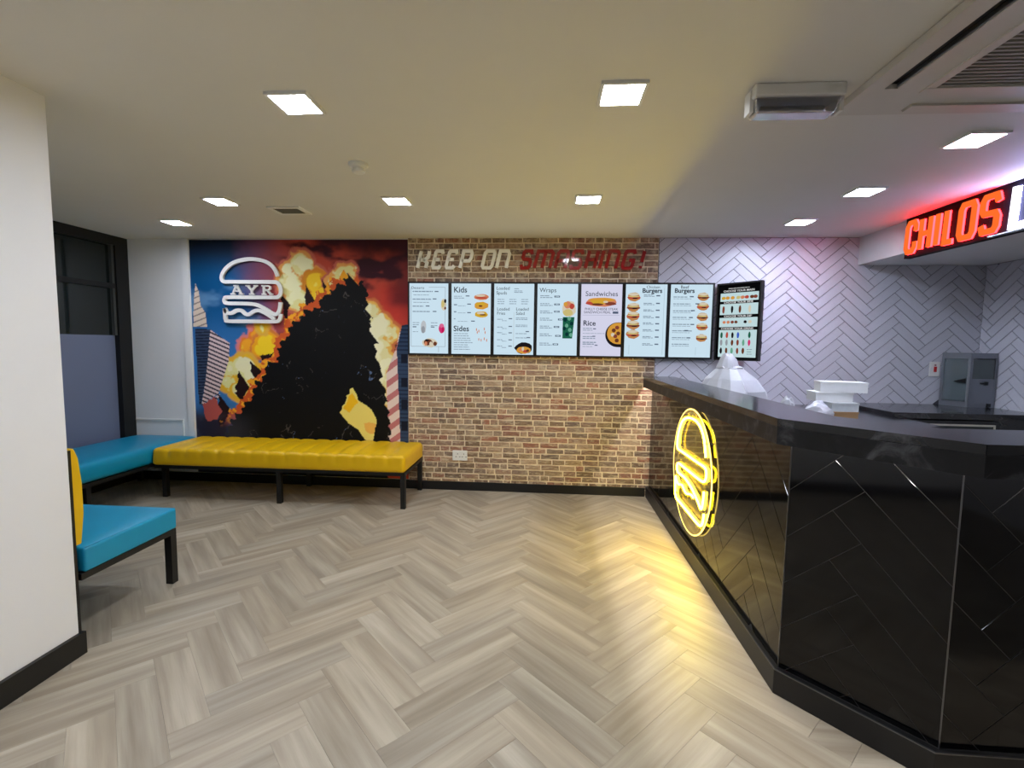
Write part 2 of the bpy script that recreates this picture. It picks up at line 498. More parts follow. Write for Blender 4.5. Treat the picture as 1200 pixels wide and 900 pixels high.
# glazed screen on the window wall
FR = mat('black_window_frame', (13, 13, 14), .5, var=.1)
GLASS = mat('dark_window_glass', (26, 34, 34), .05, ior=1.5, var=0., trans=.35)
FROST = mat('frosted_window_film', (108, 117, 144), .4, var=.04, scale=2.)
win = struct('window_1', MB().box((XW - .1, 1.878, 2.29), (XW, W, H)).box((XW - .1, 4.33, 0), (XW, W, 2.29)).box((XW - .1, 1.878, 0), (XW, 1.98, 2.29)), FR)
obj('transom_bar', bx((XW - .08, 1.98, 1.885), (XW - .015, 4.33, 1.93)), FR, win)
obj('mullion', bx((XW - .08, 3.70, 1.44), (XW - .02, 3.75, 2.29)), FR, win)
obj('glass_pane', bx((XW - .06, 1.98, 1.93), (XW - .05, 4.33, 2.29)), GLASS, win)
obj('glass_pane', bx((XW - .06, 1.98, 1.44), (XW - .05, 4.33, 1.885)), GLASS, win)
obj('jamb_bead', bx((XW - .05, 4.305, 1.44), (XW - .02, 4.33, 2.29)), mat('grey_glazing_bead', (66, 68, 68), .5), win)
props(obj('frosted_pane', bx((XW - .06, 1.98, .1), (XW - .05, 4.33, 1.44)), FROST, win), 'lower pane covered in pale lavender frosted film')
obj('bottom_rail', bx((XW - .1, 1.98, 0), (XW - .01, 4.33, .1)), FR, win)
struct('wall_outside', bx((XW - .9, 1.5, 0), (XW - .8, W + .3, H)), mat('dark_outside_wall', (24, 26, 26), .9))

# ------------------------------------------------------------------ brick cladding
BX0, BX1 = -1.31, .986
bpanel = obj('brick_panel', bx((BX0, W - .008, 0), (BX1, W, H)), MORTAR, wall_back)
PAL = [(150, 122, 98), (142, 116, 92), (168, 140, 108), (136, 112, 92), (168, 134, 112), (158, 126, 106), (182, 150, 124), (150, 126, 108), (170, 114, 90), (178, 146, 118), (132, 110, 96), (192, 164, 136), (160, 136, 116), (156, 110, 92), (184, 156, 130), (154, 130, 112), (172, 124, 100)]
brick_meshes = []
for k in range(7):
    r = random.Random(50 + k); j = lambda a: r.uniform(-a, a)
    p = [(-.5 + j(.02), -.5 + j(.06)), (-.1 + j(.1), -.5 + j(.07)), (.5 + j(.02), -.5 + j(.06)), (.5 + j(.02), .5 + j(.06)), (.1 + j(.1), .5 + j(.07)), (-.5 + j(.02), .5 + j(.06))]
    vs = [(x, 0, z) for x, z in p] + [(x, -.75, z) for x, z in p] + [(x * .965, -1, z * .88) for x, z in p]; n = 6
    fs = [(i, (i + 1) % n, n + (i + 1) % n, n + i) for i in range(n)] + [(n + i, n + (i + 1) % n, 2 * n + (i + 1) % n, 2 * n + i) for i in range(n)] + [tuple(range(2 * n, 3 * n))]
    me = bpy.data.meshes.new('brick'); me.from_pydata(vs, [], fs); me.materials.append(BRICK); brick_meshes.append((me, vs, fs))
bricks = []
course = .0528; nz = int(H / course)
for rI in range(nz + 1):
    z0 = .012 + rI * course; z1 = min(z0 + course - .0108, H - .002)
    if z1 - z0 < .02: continue
    x = BX0 + .004; first = True
    while x < BX1 - .012:
        L = RND.choice([.15, .155, .13, .14, .07, .08, .11, .165, .06])
        if first: L *= RND.uniform(.35, 1.); first = False
        x1 = min(x + L, BX1 - .004)
        if BX1 - .004 - x1 < .03: x1 = BX1 - .004
        bricks.append((x, x1, z0, z1)); x = x1 + .0108
# the screens hide a band; count the bricks below it first, they are the ones that can be told apart
vis = [b for b in bricks if b[2] > .07 and (b[3] < 1.31)]
vis.sort(key=lambda b: -(b[1] - b[0]))
parts = set(vis[:298])
jv, jf, jc = [], [], []
for b in bricks:
    x0, x1, z0, z1 = b
    me, vs, fs = RND.choice(brick_meshes)
    c = lin(RND.choice(PAL)); t = RND.uniform(.78, 1.12); c = (c[0] * t, c[1] * t, c[2] * t, 1)
    pos = Vector(((x0 + x1) / 2, W - .008, (z0 + z1) / 2)); s = (x1 - x0, RND.uniform(.004, .0075), z1 - z0)
    if b in parts:
        o = put('brick', me, pos, bpanel); o.scale = s; o.color = c
    else:
        k = len(jv); jv += [(pos.x + v[0] * s[0], pos.y + v[1] * s[1], pos.z + v[2] * s[2]) for v in vs]
        jf += [tuple(i + k for i in f) for f in fs]; jc += [c] * len(vs)
mb = MB(); mb.v = jv; mb.f = jf; mb.sm = [False] * len(jf)
bj = props(obj('brick_field', mb, BRICK_J, bpanel), kind='stuff')
ca = bj.data.color_attributes.new('col', 'FLOAT_COLOR', 'POINT')
ca.data.foreach_set('color', np.array(jc, np.float32).ravel())

# ------------------------------------------------------------------ grey herringbone wall tiles
A_, B_ = .0575, .0505
tmap = lambda u, v: (A_ * (v - u), B_ * (u + v))
# a tip of the pattern sits at x=1.186, z=2.304
def tile_pieces(region, tipx, tipz):
    # tip = end of a rising piece: u=a0, v=b0+4 at k=0
    s = tipz / B_; d = tipx / A_; v = (s + d) / 2; u = (s - d) / 2
    return herring(4, 1., u, v - 4, tmap, region)
def tile_tone():
    t = RND.uniform(.94, 1.05); c = lin((202, 203, 212)); return (c[0] * t, c[1] * t, c[2] * t, 1)
tpan = obj('tile_panel', bx((BX1 + .002, W - .006, .86), (XR, W, H)), GROUT, wall_back)
lay('tile', tile_pieces([(BX1 + .004, .87), (XR - .001, .87), (XR - .001, H - .001), (BX1 + .004, H - .001)], 1.186, 2.304), .0022, .0012, .005,
    lambda x, z, h: (x, W - .006 - h, z), TILE, tpan, tile_tone)
tpr = obj('tile_panel', bx((XR - .006, 3.2, .86), (XR, W - .006, 2.137)), GROUT, wall_right)
lay('tile', tile_pieces([(3.21, .87), (W - .012, .87), (W - .012, 2.136), (3.21, 2.136)], 4.115, 1.72), .0022, .0012, .005,
    lambda y, z, h: (XR - .006 - h, y, z), TILE, tpr, tile_tone)

# ------------------------------------------------------------------ service counter
ctr = thing('service_counter', (1.2, 2.6, 0), 'black tiled service counter with marbled top and chamfered corner, to the right', 'counter')
WE = W - .0165
out = [(.893, WE), (.893, 1.891), (1.273, 1.455), (3.4, 1.455)]
inn = [(1.165, WE), (1.165, 1.988), (1.378, 1.745), (3.4, 1.745)]
top = MB(); z0, z1 = 1.10, 1.132
vs = [(x, y, z) for z in (z0, z1) for pl in (out, inn) for x, y in pl]
fs = []
for i in range(3):
    fs += [(i, 4 + i, 5 + i, i + 1), (8 + i, 9 + i, 13 + i, 12 + i), (i, i + 1, 9 + i, 8 + i), (4 + i, 12 + i, 13 + i, 5 + i)]
fs += [(0, 8, 12, 4), (3, 7, 15, 11)]
top.add(vs, fs)
obj('countertop', top, MARBLE, ctr, bevel=.0012, segs=1)
def run(o, i, za, zb_):
    m = MB(); m.add([(x, y, z) for z in (za, zb_) for pl in (o, i) for x, y in pl], fs); return m
off1 = [(.899, WE), (.899, 1.893), (1.2755, 1.461), (3.4, 1.461)]
obj('edge_apron', run(out, off1, 1.032, 1.10), MARBLE_E, ctr)
sa_, sb_ = [(.929, WE), (.929, 1.9045), (1.290, 1.493), (3.4, 1.493)], [(.933, WE), (.933, 1.906), (1.2915, 1.497), (3.4, 1.497)]
props(obj('led_strip', run(sa_, sb_, 1.094, 1.097), emit_mat('white_led_strip', (1.0, .96, .95), STRIP, True), ctr), 'white led strip hidden under the counter edge')
PA, PB, PC = (.97, 1.93), (1.307, 1.561), (3.4, 1.561)
def front(a, b, a0, b0, nm):
    a, b = Vector(a), Vector(b); d = (b - a); Ln = d.length; d.normalize(); nrm = Vector((d.y, -d.x))  # towards the customer
    q = [a - nrm * .004, b - nrm * .004, b - nrm * .034, a - nrm * .034]
    pan = obj('front_panel', MB().prism([tuple(v) for v in q], .0, 1.10), GROUT_B, ctr)
    place = lambda s, z, h: (a.x + d.x * s + nrm.x * (h - .0035), a.y + d.y * s + nrm.y * (h - .0035), z)
    m2 = lambda u, v: ((v - u) / math.sqrt(2), (u + v) / math.sqrt(2))
    lay('tile', herring(4, .135, a0, b0, m2, [(.001, .1), (Ln - .001, .1), (Ln - .001, 1.099), (.001, 1.099)]),    .0013, .0006, .0016, place, BLACKTILE, pan)
    return d
front((.97, WE), PA, -1.187 / math.sqrt(2) + W / math.sqrt(2) * 0 + 1.9, .33, 'left')
front(PA, PB, .729, .405, 'diag')
front(PB, PC, -.359 + 1.307 / math.sqrt(2), 1.625 - 1.307 / math.sqrt(2), 'near')
kk = MB()
ko = [(.946, WE), (.946, 1.912), (1.28, 1.539), (3.4, 1.539)]; ki = [(.972, WE), (.972, 1.93), (1.307, 1.562), (3.4, 1.562)]
vs = [(x, y, z) for z in (0, .1) for pl in (ko, ki) for x, y in pl]
kk.add(vs, fs)
obj('kickboard', kk, BLACKP, ctr, bevel=.002)
lip = MB(); t0 = .1
ki2 = [(.952, W), (.952, 1.915), (1.284, 1.544), (3.4, 1.544)]
ko = [(a, min(b, WE)) for a, b in ko]; ki2 = [(a, min(b, WE)) for a, b in ki2]
lip.add([(x, y, z) for z in (.1, .1035) for pl in ([(a, b) for a, b in ko], ki2) for x, y in pl], fs)
props(obj('edge_highlight', lip, TRIM, ctr), 'thin bright strip added as the light line on the kickboard edge')  # added strip: imitates light reflected along the bevelled top edge of the kickboard
for (x, y) in (PA, PB):
    props(obj('corner_strip', MB().lathe((x, y, .1), [(.0022, 0), (.0022, .995)], n=8), TRIM, ctr), 'thin metal strip on the counter corner')
# staff side: rear boards and lower worktop with drawers carcass
obj('rear_board', bx((1.12, 2.0, 0), (1.15, WE, 1.10)), DARK, ctr)
obj('rear_board', bx((1.4, 1.70, 0), (3.4, 1.73, 1.10)), DARK, ctr)
kt = thing('kitchen_counter', (2.4, 4.1, 0), 'black marbled kitchen worktop along the grey tiled back wall', 'counter')
obj('low_worktop', bx((1.17, 3.30, .86), (2.64, W - .0125, .90)), MARBLE, kt, bevel=.004)
obj('low_carcass', bx((1.19, 3.36, 0), (2.62, W - .0125, .86)), DARK, kt)
obj('high_worktop', bx((2.64, 3.80, .885), (XR - .014, W - .0125, .93)), MARBLE, kt, bevel=.004)
obj('high_carcass', bx((2.66, 3.90, 0), (XR - .014, W - .0125, .885)), MARBLE, kt)
fr = thing('undercounter_fridge', (2.99, 3.84, 0), 'black fridge with pale framed glass front under the kitchen worktop', 'fridge')
obj('body', bx((2.67, 3.80, .02), (3.40, 3.899, .875)), DARK, fr)
ff = MB().box((2.69, 3.785, .1), (3.36, 3.80, .112)).box((2.69, 3.785, .838), (3.36, 3.80, .85)).box((2.69, 3.785, .112), (2.702, 3.80, .838)).box((3.348, 3.785, .112), (3.36, 3.80, .838))
props(obj('door_frame', ff, mat('pale_steel_frame', (196, 192, 178), .35, .6), fr), 'pale metal door frame')
obj('door_glass', bx((2.702, 3.79, .112), (3.348, 3.80, .838)), mat('dark_fridge_glass', (40, 46, 44), .12, var=.1), fr)

# ------------------------------------------------------------------ neon burger sign on the counter
neon = thing('neon_sign', (.94, 3.14, .595), 'round clear acrylic sign with yellow neon burger on the counter front', 'sign')
NEON_M = emit_mat('yellow_neon_tube', (1.0, .74, .022), NEON, True)
EDGE_M = emit_mat('edge_lit_acrylic', (1.0, .72, .16), 4.0, True)
ACR = mat('clear_acrylic', (255, 240, 190), .02, ior=1.3, var=0, trans=.9)
cy, cz, RR = 3.145, .595, .402
obj('acrylic_disc', MB().lathe((.951, cy, cz), [(RR - .002, 0), (RR, .001), (RR, .004), (RR - .002, .005)], 'x', 72), ACR, neon)
ring = [(.9535, cy + (RR + .002) * math.cos(q), cz + (RR + .002) * math.sin(q)) for q in [2 * math.pi * k / 72 for k in range(72)]]
obj('glowing_edge', MB().tube(ring, .0038, 6, True), EDGE_M, neon)
for q in (.55, 2.45, 3.75, 5.6):
    y, z = cy + (RR - .03) * math.cos(q), cz + (RR - .03) * math.sin(q)
    obj('standoff_pin', MB().lathe((.944, y, z), [(.007, 0), (.007, .0225)], 'x', 10), METAL, neon)
tA = [(2.831, .758), (2.876, .856), (2.949, .915), (3.064, .942), (3.231, .933), (3.347, .888), (3.42, .797), (3.44, .715), (3.413, .682), (3.30, .684), (3.0, .69), (2.84, .694), (2.808, .662), (2.827, .622), (2.879, .6), (3.05, .594), (3.3, .588), (3.395, .585), (3.424, .555), (3.405, .522), (3.34, .52), (3.231, .524), (3.091, .505), (2.996, .478), (2.923, .45), (2.882, .431), (2.858, .45), (2.843, .5), (2.838, .55)]
tB = [(3.449, .478), (3.42, .452), (3.366, .44), (3.32, .452), (3.281, .458), (3.24, .445), (3.195, .432), (3.15, .438), (3.119, .448), (3.07, .456), (3.03, .452)]
tC = [(3.449, .478), (3.446, .41), (3.436, .35), (3.40, .328), (3.3, .326), (3.1, .324), (2.92, .322), (2.862, .335), (2.832, .37), (2.821, .42)]
for t in (tA, tB, tC):
    obj('neon_tube', MB().tube([(.943, p.x, p.y) for p in smooth2(t, 3)], .0065, 8), NEON_M, neon)

# ------------------------------------------------------------------ mural (flat print; the creature is left out, a dark crag stands there)
def vnoise(x, y, seed):
    r = np.random.RandomState(seed); g = r.rand(64, 64)
    xi, yi = np.floor(x).astype(int), np.floor(y).astype(int); fx, fy = x - xi, y - yi
    fx, fy = fx * fx * (3 - 2 * fx), fy * fy * (3 - 2 * fy)
    G = lambda a, b: g[a % 64, b % 64]
    return (G(xi, yi) * (1 - fx) + G(xi + 1, yi) * fx) * (1 - fy) + (G(xi, yi + 1) * (1 - fx) + G(xi + 1, yi + 1) * fx) * fy
def fbm(x, y, seed, o=4):
    s = 0; a = .5
    for k in range(o): s = s + a * vnoise(x * 2 ** k, y * 2 ** k, seed + k); a *= .5
    return s / (1 - .5 ** o)
def in_poly(x, y, pts):
    r = np.zeros(x.shape, bool); n = len(pts)
    for i in range(n):
        (x0, y0), (x1, y1) = pts[i], pts[(i + 1) % n]
        if y0 == y1: continue
        c = ((y0 > y) != (y1 > y)) & (x < (x1 - x0) * (y - y0) / (y1 - y0) + x0); r ^= c
    return r
MX0, MX1, MZ0, MZ1 = -3.46, -1.312, .09, 2.366
NX, NZ = 360, 360
gx = np.linspace(0, 1, NX + 1); gz = np.linspace(0, 1, NZ + 1)
GX, GZ = np.meshgrid(gx, gz)
wx = MX0 + GX * (MX1 - MX0); wz = MZ0 + GZ * (MZ1 - MZ0)
# sheet coordinates of the print: x 57..1148, y 45 (top) .. 1020 (bench height)
sx_ = 57 + GX * 1091; sy_ = 45 + (MZ1 - wz) / (MZ1 - .5) * 975
C3 = np.zeros(sx_.shape + (3,))
def col(c): return np.array(lin(c)[:3])
def fill(mask, c, a=1.):
    a = a * mask
    C3[...] = C3 * (1 - a[..., None]) + (c if isinstance(c, np.ndarray) and c.ndim == 3 else col(c)) * a[..., None]
n1 = fbm(sx_ / 170, sy_ / 90, 3); n2 = fbm(sx_ / 60, sy_ / 60, 9); n3 = fbm(sx_ / 26, sy_ / 26, 21)
warp = (n2 - .5) * 60; warp2 = (n3 - .5) * 34
ss = lambda a, b, t: np.clip((t - a) / (b - a), 0, 1) ** 2 * (3 - 2 * np.clip((t - a) / (b - a), 0, 1))
# sky
fill(np.ones_like(sx_), (16, 30, 52))
fill(ss(60, 260, sy_), (0, 78, 128)); fill(ss(330, 640, sy_), (58, 122, 188))
fill(ss(.52, .75, n1) * ss(80, 400, sy_ + sx_ * .2), (120, 165, 205), .55)
fill(ss(250, 420, sx_ + warp) * ss(420, 250, sy_), (112, 66, 96), .9)
fill(ss(330, 520, sx_ + warp), (150, 66, 74), .9)
red = ss(420, 640, sx_ + warp)
fill(red, (196, 76, 58)); fill(red * ss(.5, .66, n1 + .12 * (n2 - .5)), (58, 20, 34))
fill(ss(820, 960, sx_ + warp * 1.5) * ss(210, 60, sy_ + warp), (30, 14, 24)); fill(ss(620, 760, sx_ + warp) * ss(130, 50, sy_ + warp), (64, 24, 40))
fill(ss(960, 1050, sx_ + warp) * ss(230, 300, sy_ + warp) * ss(500, 430, sy_), (206, 62, 50), .9)
fill(ss(1010, 1100, sx_ + warp) * ss(150, 100, np.abs(sy_ - 240)), (60, 20, 34), .7)
def cloud(blobs, cols=((206, 104, 84), (238, 172, 90), (240, 232, 158), (250, 246, 196))):
    d = np.full(sx_.shape, 1e9)
    for bx_, by_, br in blobs: d = np.minimum(d, np.hypot(sx_ + warp2 - bx_, sy_ + warp2 * .8 - by_) - br)
    fill(ss(26, 14, d), cols[0]); fill(ss(9, 0, d), cols[1]); fill(ss(-5, -14, d + (n3 - .5) * 30), cols[2]); fill(ss(-26, -40, d + (n2 - .5) * 120), cols[3])
    return d
cloud([(620, 160, 60), (560, 260, 62), (690, 230, 52), (600, 330, 66), (660, 320, 48), (560, 190, 40)])
d = cloud([(690, 250, 52), (700, 310, 40)], ((226, 140, 40), (226, 150, 30), (252, 208, 40), (255, 232, 110)))
cloud([(830, 215, 50), (790, 260, 46), (860, 195, 34)])
cloud([(960, 390, 46), (1000, 470, 70), (1060, 500, 44), (990, 580, 70), (1040, 640, 50), (1000, 720, 60), (1060, 740, 50), (1020, 830, 50)], ((214, 120, 70), (240, 190, 90), (240, 232, 170), (250, 246, 205)))
cloud([(340, 570, 42), (390, 520, 40), (430, 500, 34)], ((226, 130, 130), (240, 130, 50), (250, 170, 40), (252, 214, 60)))
cloud([(440, 560, 56), (400, 590, 34)], ((226, 130, 60), (246, 170, 30), (255, 214, 40), (255, 236, 120)))
cloud([(240, 690, 46), (300, 680, 56), (350, 720, 60), (230, 760, 40), (290, 800, 46), (330, 660, 40), (420, 480, 22)], ((236, 180, 70), (240, 190, 40), (238, 232, 160), (246, 240, 196)))
# shards and embers around the crag
def shard(pts, c, amp=.5): fill(in_poly(sx_ + warp2 * amp, sy_ + warp2 * amp, pts).astype(float), c)
shard([(380, 760), (500, 600), (490, 640), (360, 840), (300, 900), (270, 880)], (214, 96, 44))
shard([(580, 420), (760, 330), (700, 400), (560, 470)], (206, 88, 54))
for pts in ([(510, 300), (560, 360), (545, 460)], [(640, 260), (690, 350), (640, 390)], [(730, 240), (760, 300), (730, 350)], [(290, 700), (340, 780), (300, 860), (270, 820)], [(350, 650), (410, 700), (380, 740), (360, 720)], [(400, 620), (470, 600), (420, 660)], [(180, 820), (240, 900), (180, 1000)]):
    shard(pts, (34, 14, 18), .8)
# buildings
def slanted(pts, base, line, n, dx, dy, pxl):
    m = in_poly(sx_, sy_, pts); fill(m.astype(float), base)
    t = (sx_ * dx + sy_ * dy) % n; fill((m & (t < pxl)).astype(float), line)
slanted([(62, 480), (66, 400), (72, 330), (82, 255), (88, 280), (98, 300), (104, 370), (128, 410), (134, 480)], (226, 206, 186), (150, 132, 126), 30, .4, 1., 7)
slanted([(70, 488), (152, 492), (128, 700), (86, 880), (76, 880)], (58, 72, 100), (26, 34, 54), 15, .05, 1., 6)
slanted([(150, 494), (248, 560), (240, 650), (180, 820), (88, 880), (118, 740)], (232, 208, 206), (56, 46, 66), 22, -.42, 1., 9)
slanted([(88, 880), (190, 820), (170, 860), (120, 900)], (232, 208, 206), (56, 46, 66), 22, -.42, 1., 9)
slanted([(1040, 700), (1092, 560), (1110, 470), (1130, 900), (1120, 1100), (1046, 1100)], (236, 214, 204), (196, 120, 120), 76, .75, 1., 34)
slanted([(1092, 575), (1118, 460), (1149, 455), (1149, 1120), (1110, 1120), (1100, 800)], (50, 70, 100), (30, 42, 66), 20, .0, 1., 5)
for yy in (600, 720, 830, 940): fill((in_poly(sx_, sy_, [(1113, yy), (1144, yy), (1144, yy + 48), (1113, yy + 48)])).astype(float), (16, 22, 40))
fill(ss(850, 960, sy_ + warp) * ss(330, 200, sx_), (40, 26, 34), .95); fill(ss(900, 990, sy_ + warp) * ss(420, 330, sx_) * ss(.45, .6, n1), (92, 92, 108), .6)
# the dark crag in place of the figure
crag = [(210, 1400), (215, 1010), (262, 930), (300, 905), (318, 868), (352, 842), (372, 770), (420, 735), (438, 668), (492, 640), (500, 560), (548, 520), (560, 462), (612, 436), (640, 388), (700, 372), (722, 322), (770, 306), (800, 250), (838, 262), (862, 214), (900, 262), (926, 236), (950, 318), (944, 388), (968, 420), (962, 480), (994, 545), (984, 620), (1016, 690), (1012, 742), (1044, 805), (1040, 868), (1056, 930), (1050, 1400)]
tooth = (np.abs(((sx_ * .7 - sy_ * .9) / 46) % 1 - .5) - .25) * 46
glow = in_poly(sx_ + warp2 * 1.4 + 26, sy_ + warp2 * 1.2 + 22, crag)
fill(glow * ss(1000, 900, sy_), (214, 92, 40)); fill(glow * ss(.52, .6, n3) * ss(1000, 900, sy_), (250, 176, 40))
m = in_poly(sx_ + warp2 * .8 + tooth * .7, sy_ + warp2 * .8 + tooth * .5, crag)
fill(m.astype(float), (10, 10, 12))
rid = np.abs(fbm(sx_ / 120, sy_ / 150, 40) - .5)
fill((m & (rid < .0045) & (n2 > .52)).astype(float), (92, 86, 82), .7)
fill((m & (rid < .006) & (n3 > .72)).astype(float), (104, 130, 176), .8)
fill((m & (n3 > .83)).astype(float), (34, 36, 46), .8)
fill(ss(880, 1010, sy_) * ss(420, 230, sx_) * m, (70, 72, 84), .5)
# glow breaking through low on the right
shard([(800, 900), (840, 820), (872, 775), (900, 840), (960, 880), (985, 930), (975, 1060), (930, 1040), (900, 990), (850, 960)], (246, 226, 120), .7)
shard([(820, 880), (866, 800), (900, 850), (870, 880), (850, 900)], (250, 196, 30), .7)
shard([(930, 960), (985, 950), (975, 1010), (940, 1000)], (246, 190, 90), .9)
shard([(100, 880), (160, 840), (190, 900), (170, 960), (110, 960)], (190, 90, 84), .9)
verts = np.stack([wx, np.full_like(wx, W - .006), wz], -1).reshape(-1, 3)
idx = np.arange((NX + 1) * (NZ + 1)).reshape(NZ + 1, NX + 1)
quads = np.stack([idx[:-1, :-1], idx[:-1, 1:], idx[1:, 1:], idx[1:, :-1]], -1).reshape(-1, 4)
mo = Vector(((MX0 + MX1) / 2, W, MZ0))
me = bpy.data.meshes.new('mural')
me.vertices.add(len(verts)); me.vertices.foreach_set('co', (verts - np.array(mo)).astype(np.float32).ravel())
me.loops.add(quads.size); me.loops.foreach_set('vertex_index', quads.astype(np.int32).ravel())
me.polygons.add(len(quads)); me.polygons.foreach_set('loop_start', np.arange(0, quads.size, 4, dtype=np.int32))
me.update(calc_edges=True); me.validate()
ca = me.color_attributes.new('col', 'FLOAT_COLOR', 'POINT')
ca.data.foreach_set('color', np.concatenate([C3.reshape(-1, 3), np.ones((len(verts), 1))], 1).astype(np.float32).ravel())
mm, n_, l_, p_ = new_mat('printed_mural_sheet')
at = n_.new('ShaderNodeAttribute'); at.attribute_name = 'col'; l_.new(at.outputs['Color'], p_.inputs['Base Color']); p_.inputs['Roughness'].default_value = .6; p_.inputs['Specular IOR Level'].default_value = .2
me.materials.append(mm)
mural = bpy.data.objects.new('wall_mural', me); COL.objects.link(mural); mural.location = mo; WP[mural.name] = mo
props(mural, 'printed wall mural of a burning city around a dark crag', 'mural')
obj('backing_sheet', bx((MX0, W - .005, MZ0), (MX1, W, MZ1)), DARK, mural)

# ------------------------------------------------------------------ raised burger logo with AYR
logo = thing('burger_logo', (-2.84, W - .03, 1.58), 'white raised burger outline with the letters AYR on the mural', 'sign')
LOGO_M = mat('white_sign_face', (236, 234, 230), .4, var=.02)
def lp(x, y): return (-3.138 + (x - 172) * (.573 / 598), 2.197 - (y - 100) * (.612 / 690))
lpl = lambda x, z, d: (x, W - .008 - d, z)
dome = [(770, 300), (748, 235), (700, 175), (620, 135), (500, 118), (390, 133), (300, 168), (232, 225), (196, 285), (190, 335), (212, 358), (250, 360), (480, 360), (720, 360), (765, 368), (792, 405), (800, 450), (792, 495), (765, 520), (720, 524), (480, 524), (250, 525), (215, 540), (210, 570), (245, 590), (440, 592), (540, 603), (630, 645), (700, 690), (742, 705), (772, 680), (788, 630), (793, 575)]
wave = [(208, 645), (232, 690), (280, 695), (330, 668), (385, 668), (425, 702), (465, 706), (520, 672), (570, 664), (630, 690), (680, 722), (730, 758)]
bunb = [(208, 645), (212, 710), (216, 765), (250, 782), (480, 782), (720, 782), (770, 772), (790, 735), (792, 700)]
for t in (dome, wave, bunb):
    mb = MB(); ribbon(mb, [(v.x, v.y) for v in smooth2([lp(*p) for p in t], 4)], .034, lpl, .012, .034); obj('outline', mb, LOGO_M, logo)
ink = [('A', 275, 410), ('Y', 435, 560), ('R', 600, 715)]
for ch, xa, xb in ink:
    (x0, zt), (x1, zb) = lp(xa, 393), lp(xb, 497); wv = x1 - x0; hh = zt - zb; t = .019
    P = lambda a, b: (x0 + a * wv, zb + b * hh)
    mb = MB(); R_ = lambda *pts, th=t: ribbon(mb, [P(*p) for p in pts], th, lpl, .012, .03)
    if ch == 'A':
        R_((.18, .08), (.46, .93)); R_((.82, .08), (.5, .93)); R_((.3, .36), (.7, .36), th=.013); R_((0, .07), (.36, .07), th=.013); R_((.64, .07), (1, .07), th=.013); R_((.25, .93), (.6, .93), th=.013)
    if ch == 'Y':
        R_((.16, .93), (.5, .45), (.5, .06)); R_((.86, .93), (.5, .45)); R_((.28, .07), (.72, .07), th=.013); R_((0, .93), (.34, .93), th=.013); R_((.66, .93), (1, .93), th=.013)
    if ch == 'R':
        R_((.2, .05), (.2, .95)); R_((.2, .92), (.6, .92), (.78, .82), (.78, .62), (.6, .5), (.2, .5), th=.015); R_((.5, .5), (.8, .08)); R_((0, .07), (.4, .07), th=.013); R_((.7, .07), (1, .07), th=.013); R_((0, .93), (.3, .93), th=.013)
    obj('letter', mb, LOGO_M, logo)

# ------------------------------------------------------------------ KEEP ON SMASHING!
GL = {
 'K': [[(0, 0), (0, 1)], [(1, 1), (1, .66), (.72, .5), (0, .46)], [(.5, .47), (1, .3), (1, 0)]],
 'E': [[(1, .84), (.86, 1), (.12, 1), (0, .88), (0, .12), (.12, 0), (.86, 0), (1, .14)], [(0, .5), (.75, .5)]],
 'P': [[(0, 0), (0, 1), (.85, 1), (1, .86), (1, .56), (.86, .42), (0, .42)]],
 'O': [[(.15, 0), (.85, 0), (1, .14), (1, .86), (.85, 1), (.15, 1), (0, .86), (0, .14), 'c']],
 'N': [[(0, 0), (0, 1), (.8, 1), (1, .84), (1, 0)]],
 'S': [[(1, .8), (.86, 1), (.14, 1), (0, .88), (0, .62), (.14, .52), (.86, .5), (1, .38), (1, .12), (.86, 0), (.14, 0), (0, .2)]],
 'M': [[(0, 0), (0, 1), (.86, 1), (1, .86), (1, 0)], [(.5, 1), (.5, 0)]],
 'A': [[(0, 0), (0, .86), (.16, 1), (.84, 1), (1, .86), (1, 0)], [(0, .42), (1, .42)]],
 'H': [[(0, 0), (0, 1)], [(1, 0), (1, 1)], [(0, .5), (1, .5)]],
 'I': [[(0, 0), (0, 1)]],
 'G': [[(1, .82), (.86, 1), (.14, 1), (0, .88), (0, .12), (.14, 0), (.86, 0), (1, .14), (1, .46), (.55, .46)]],
 '!': [[(0, 1), (0, .36)], [(0, .13), (0, 0)]],
 'C': [[(1, .68), (1, .86), (.78, 1), (.22, 1), (0, .86), (0, .14), (.22, 0), (.78, 0), (1, .14), (1, .32)]],
 'L': [[(0, 1), (0, 0), (1, 0)]],
}
CREAM = mat('cream_sign_letter', (255, 250, 238), .3, var=.04)
REDL = mat('red_gloss_letter', (150, 20, 26), .08, var=.05, coat=.4)
def px_x(px): return np.interp(px, [487, 597, 606, 762], [-1.231, -.355, -.285, .914])
def words(th, letters, m):
    for ch, a, b in letters:
        x0, x1 = px_x(a), px_x(b); zb, zt = 2.088, 2.27; t = .030
        mb = MB()
        for st in GL[ch]:
            cl = st[-1] == 'c'; pts = [p for p in st if p != 'c']
            P = []
            for u, v in pts:
                z = zb + t / 2 + v * (zt - zb - t); x = x0 + t / 2 + u * (x1 - x0 - t) + (z - zb) * .24
                P.append((x, z))
            ribbon(mb, P, t, lambda x, z, d: (x, W - .017 - d, z), 0, .02, cl)
        obj('letter', mb, m, th)
t1 = thing('wall_lettering', (-.79, W - .02, 2.086), 'cream slanted letters KEEP ON on brick above the menu screens', 'sign')
words(t1, [('K', 486.5, 500.5), ('E', 504.5, 517), ('E', 520.5, 533.5), ('P', 537, 551), ('O', 562.5, 577.5), ('N', 579.5, 594.5)], CREAM)
t2 = thing('wall_lettering', (.32, W - .02, 2.086), 'dark red slanted letters SMASHING! on brick above the menu screens', 'sign')
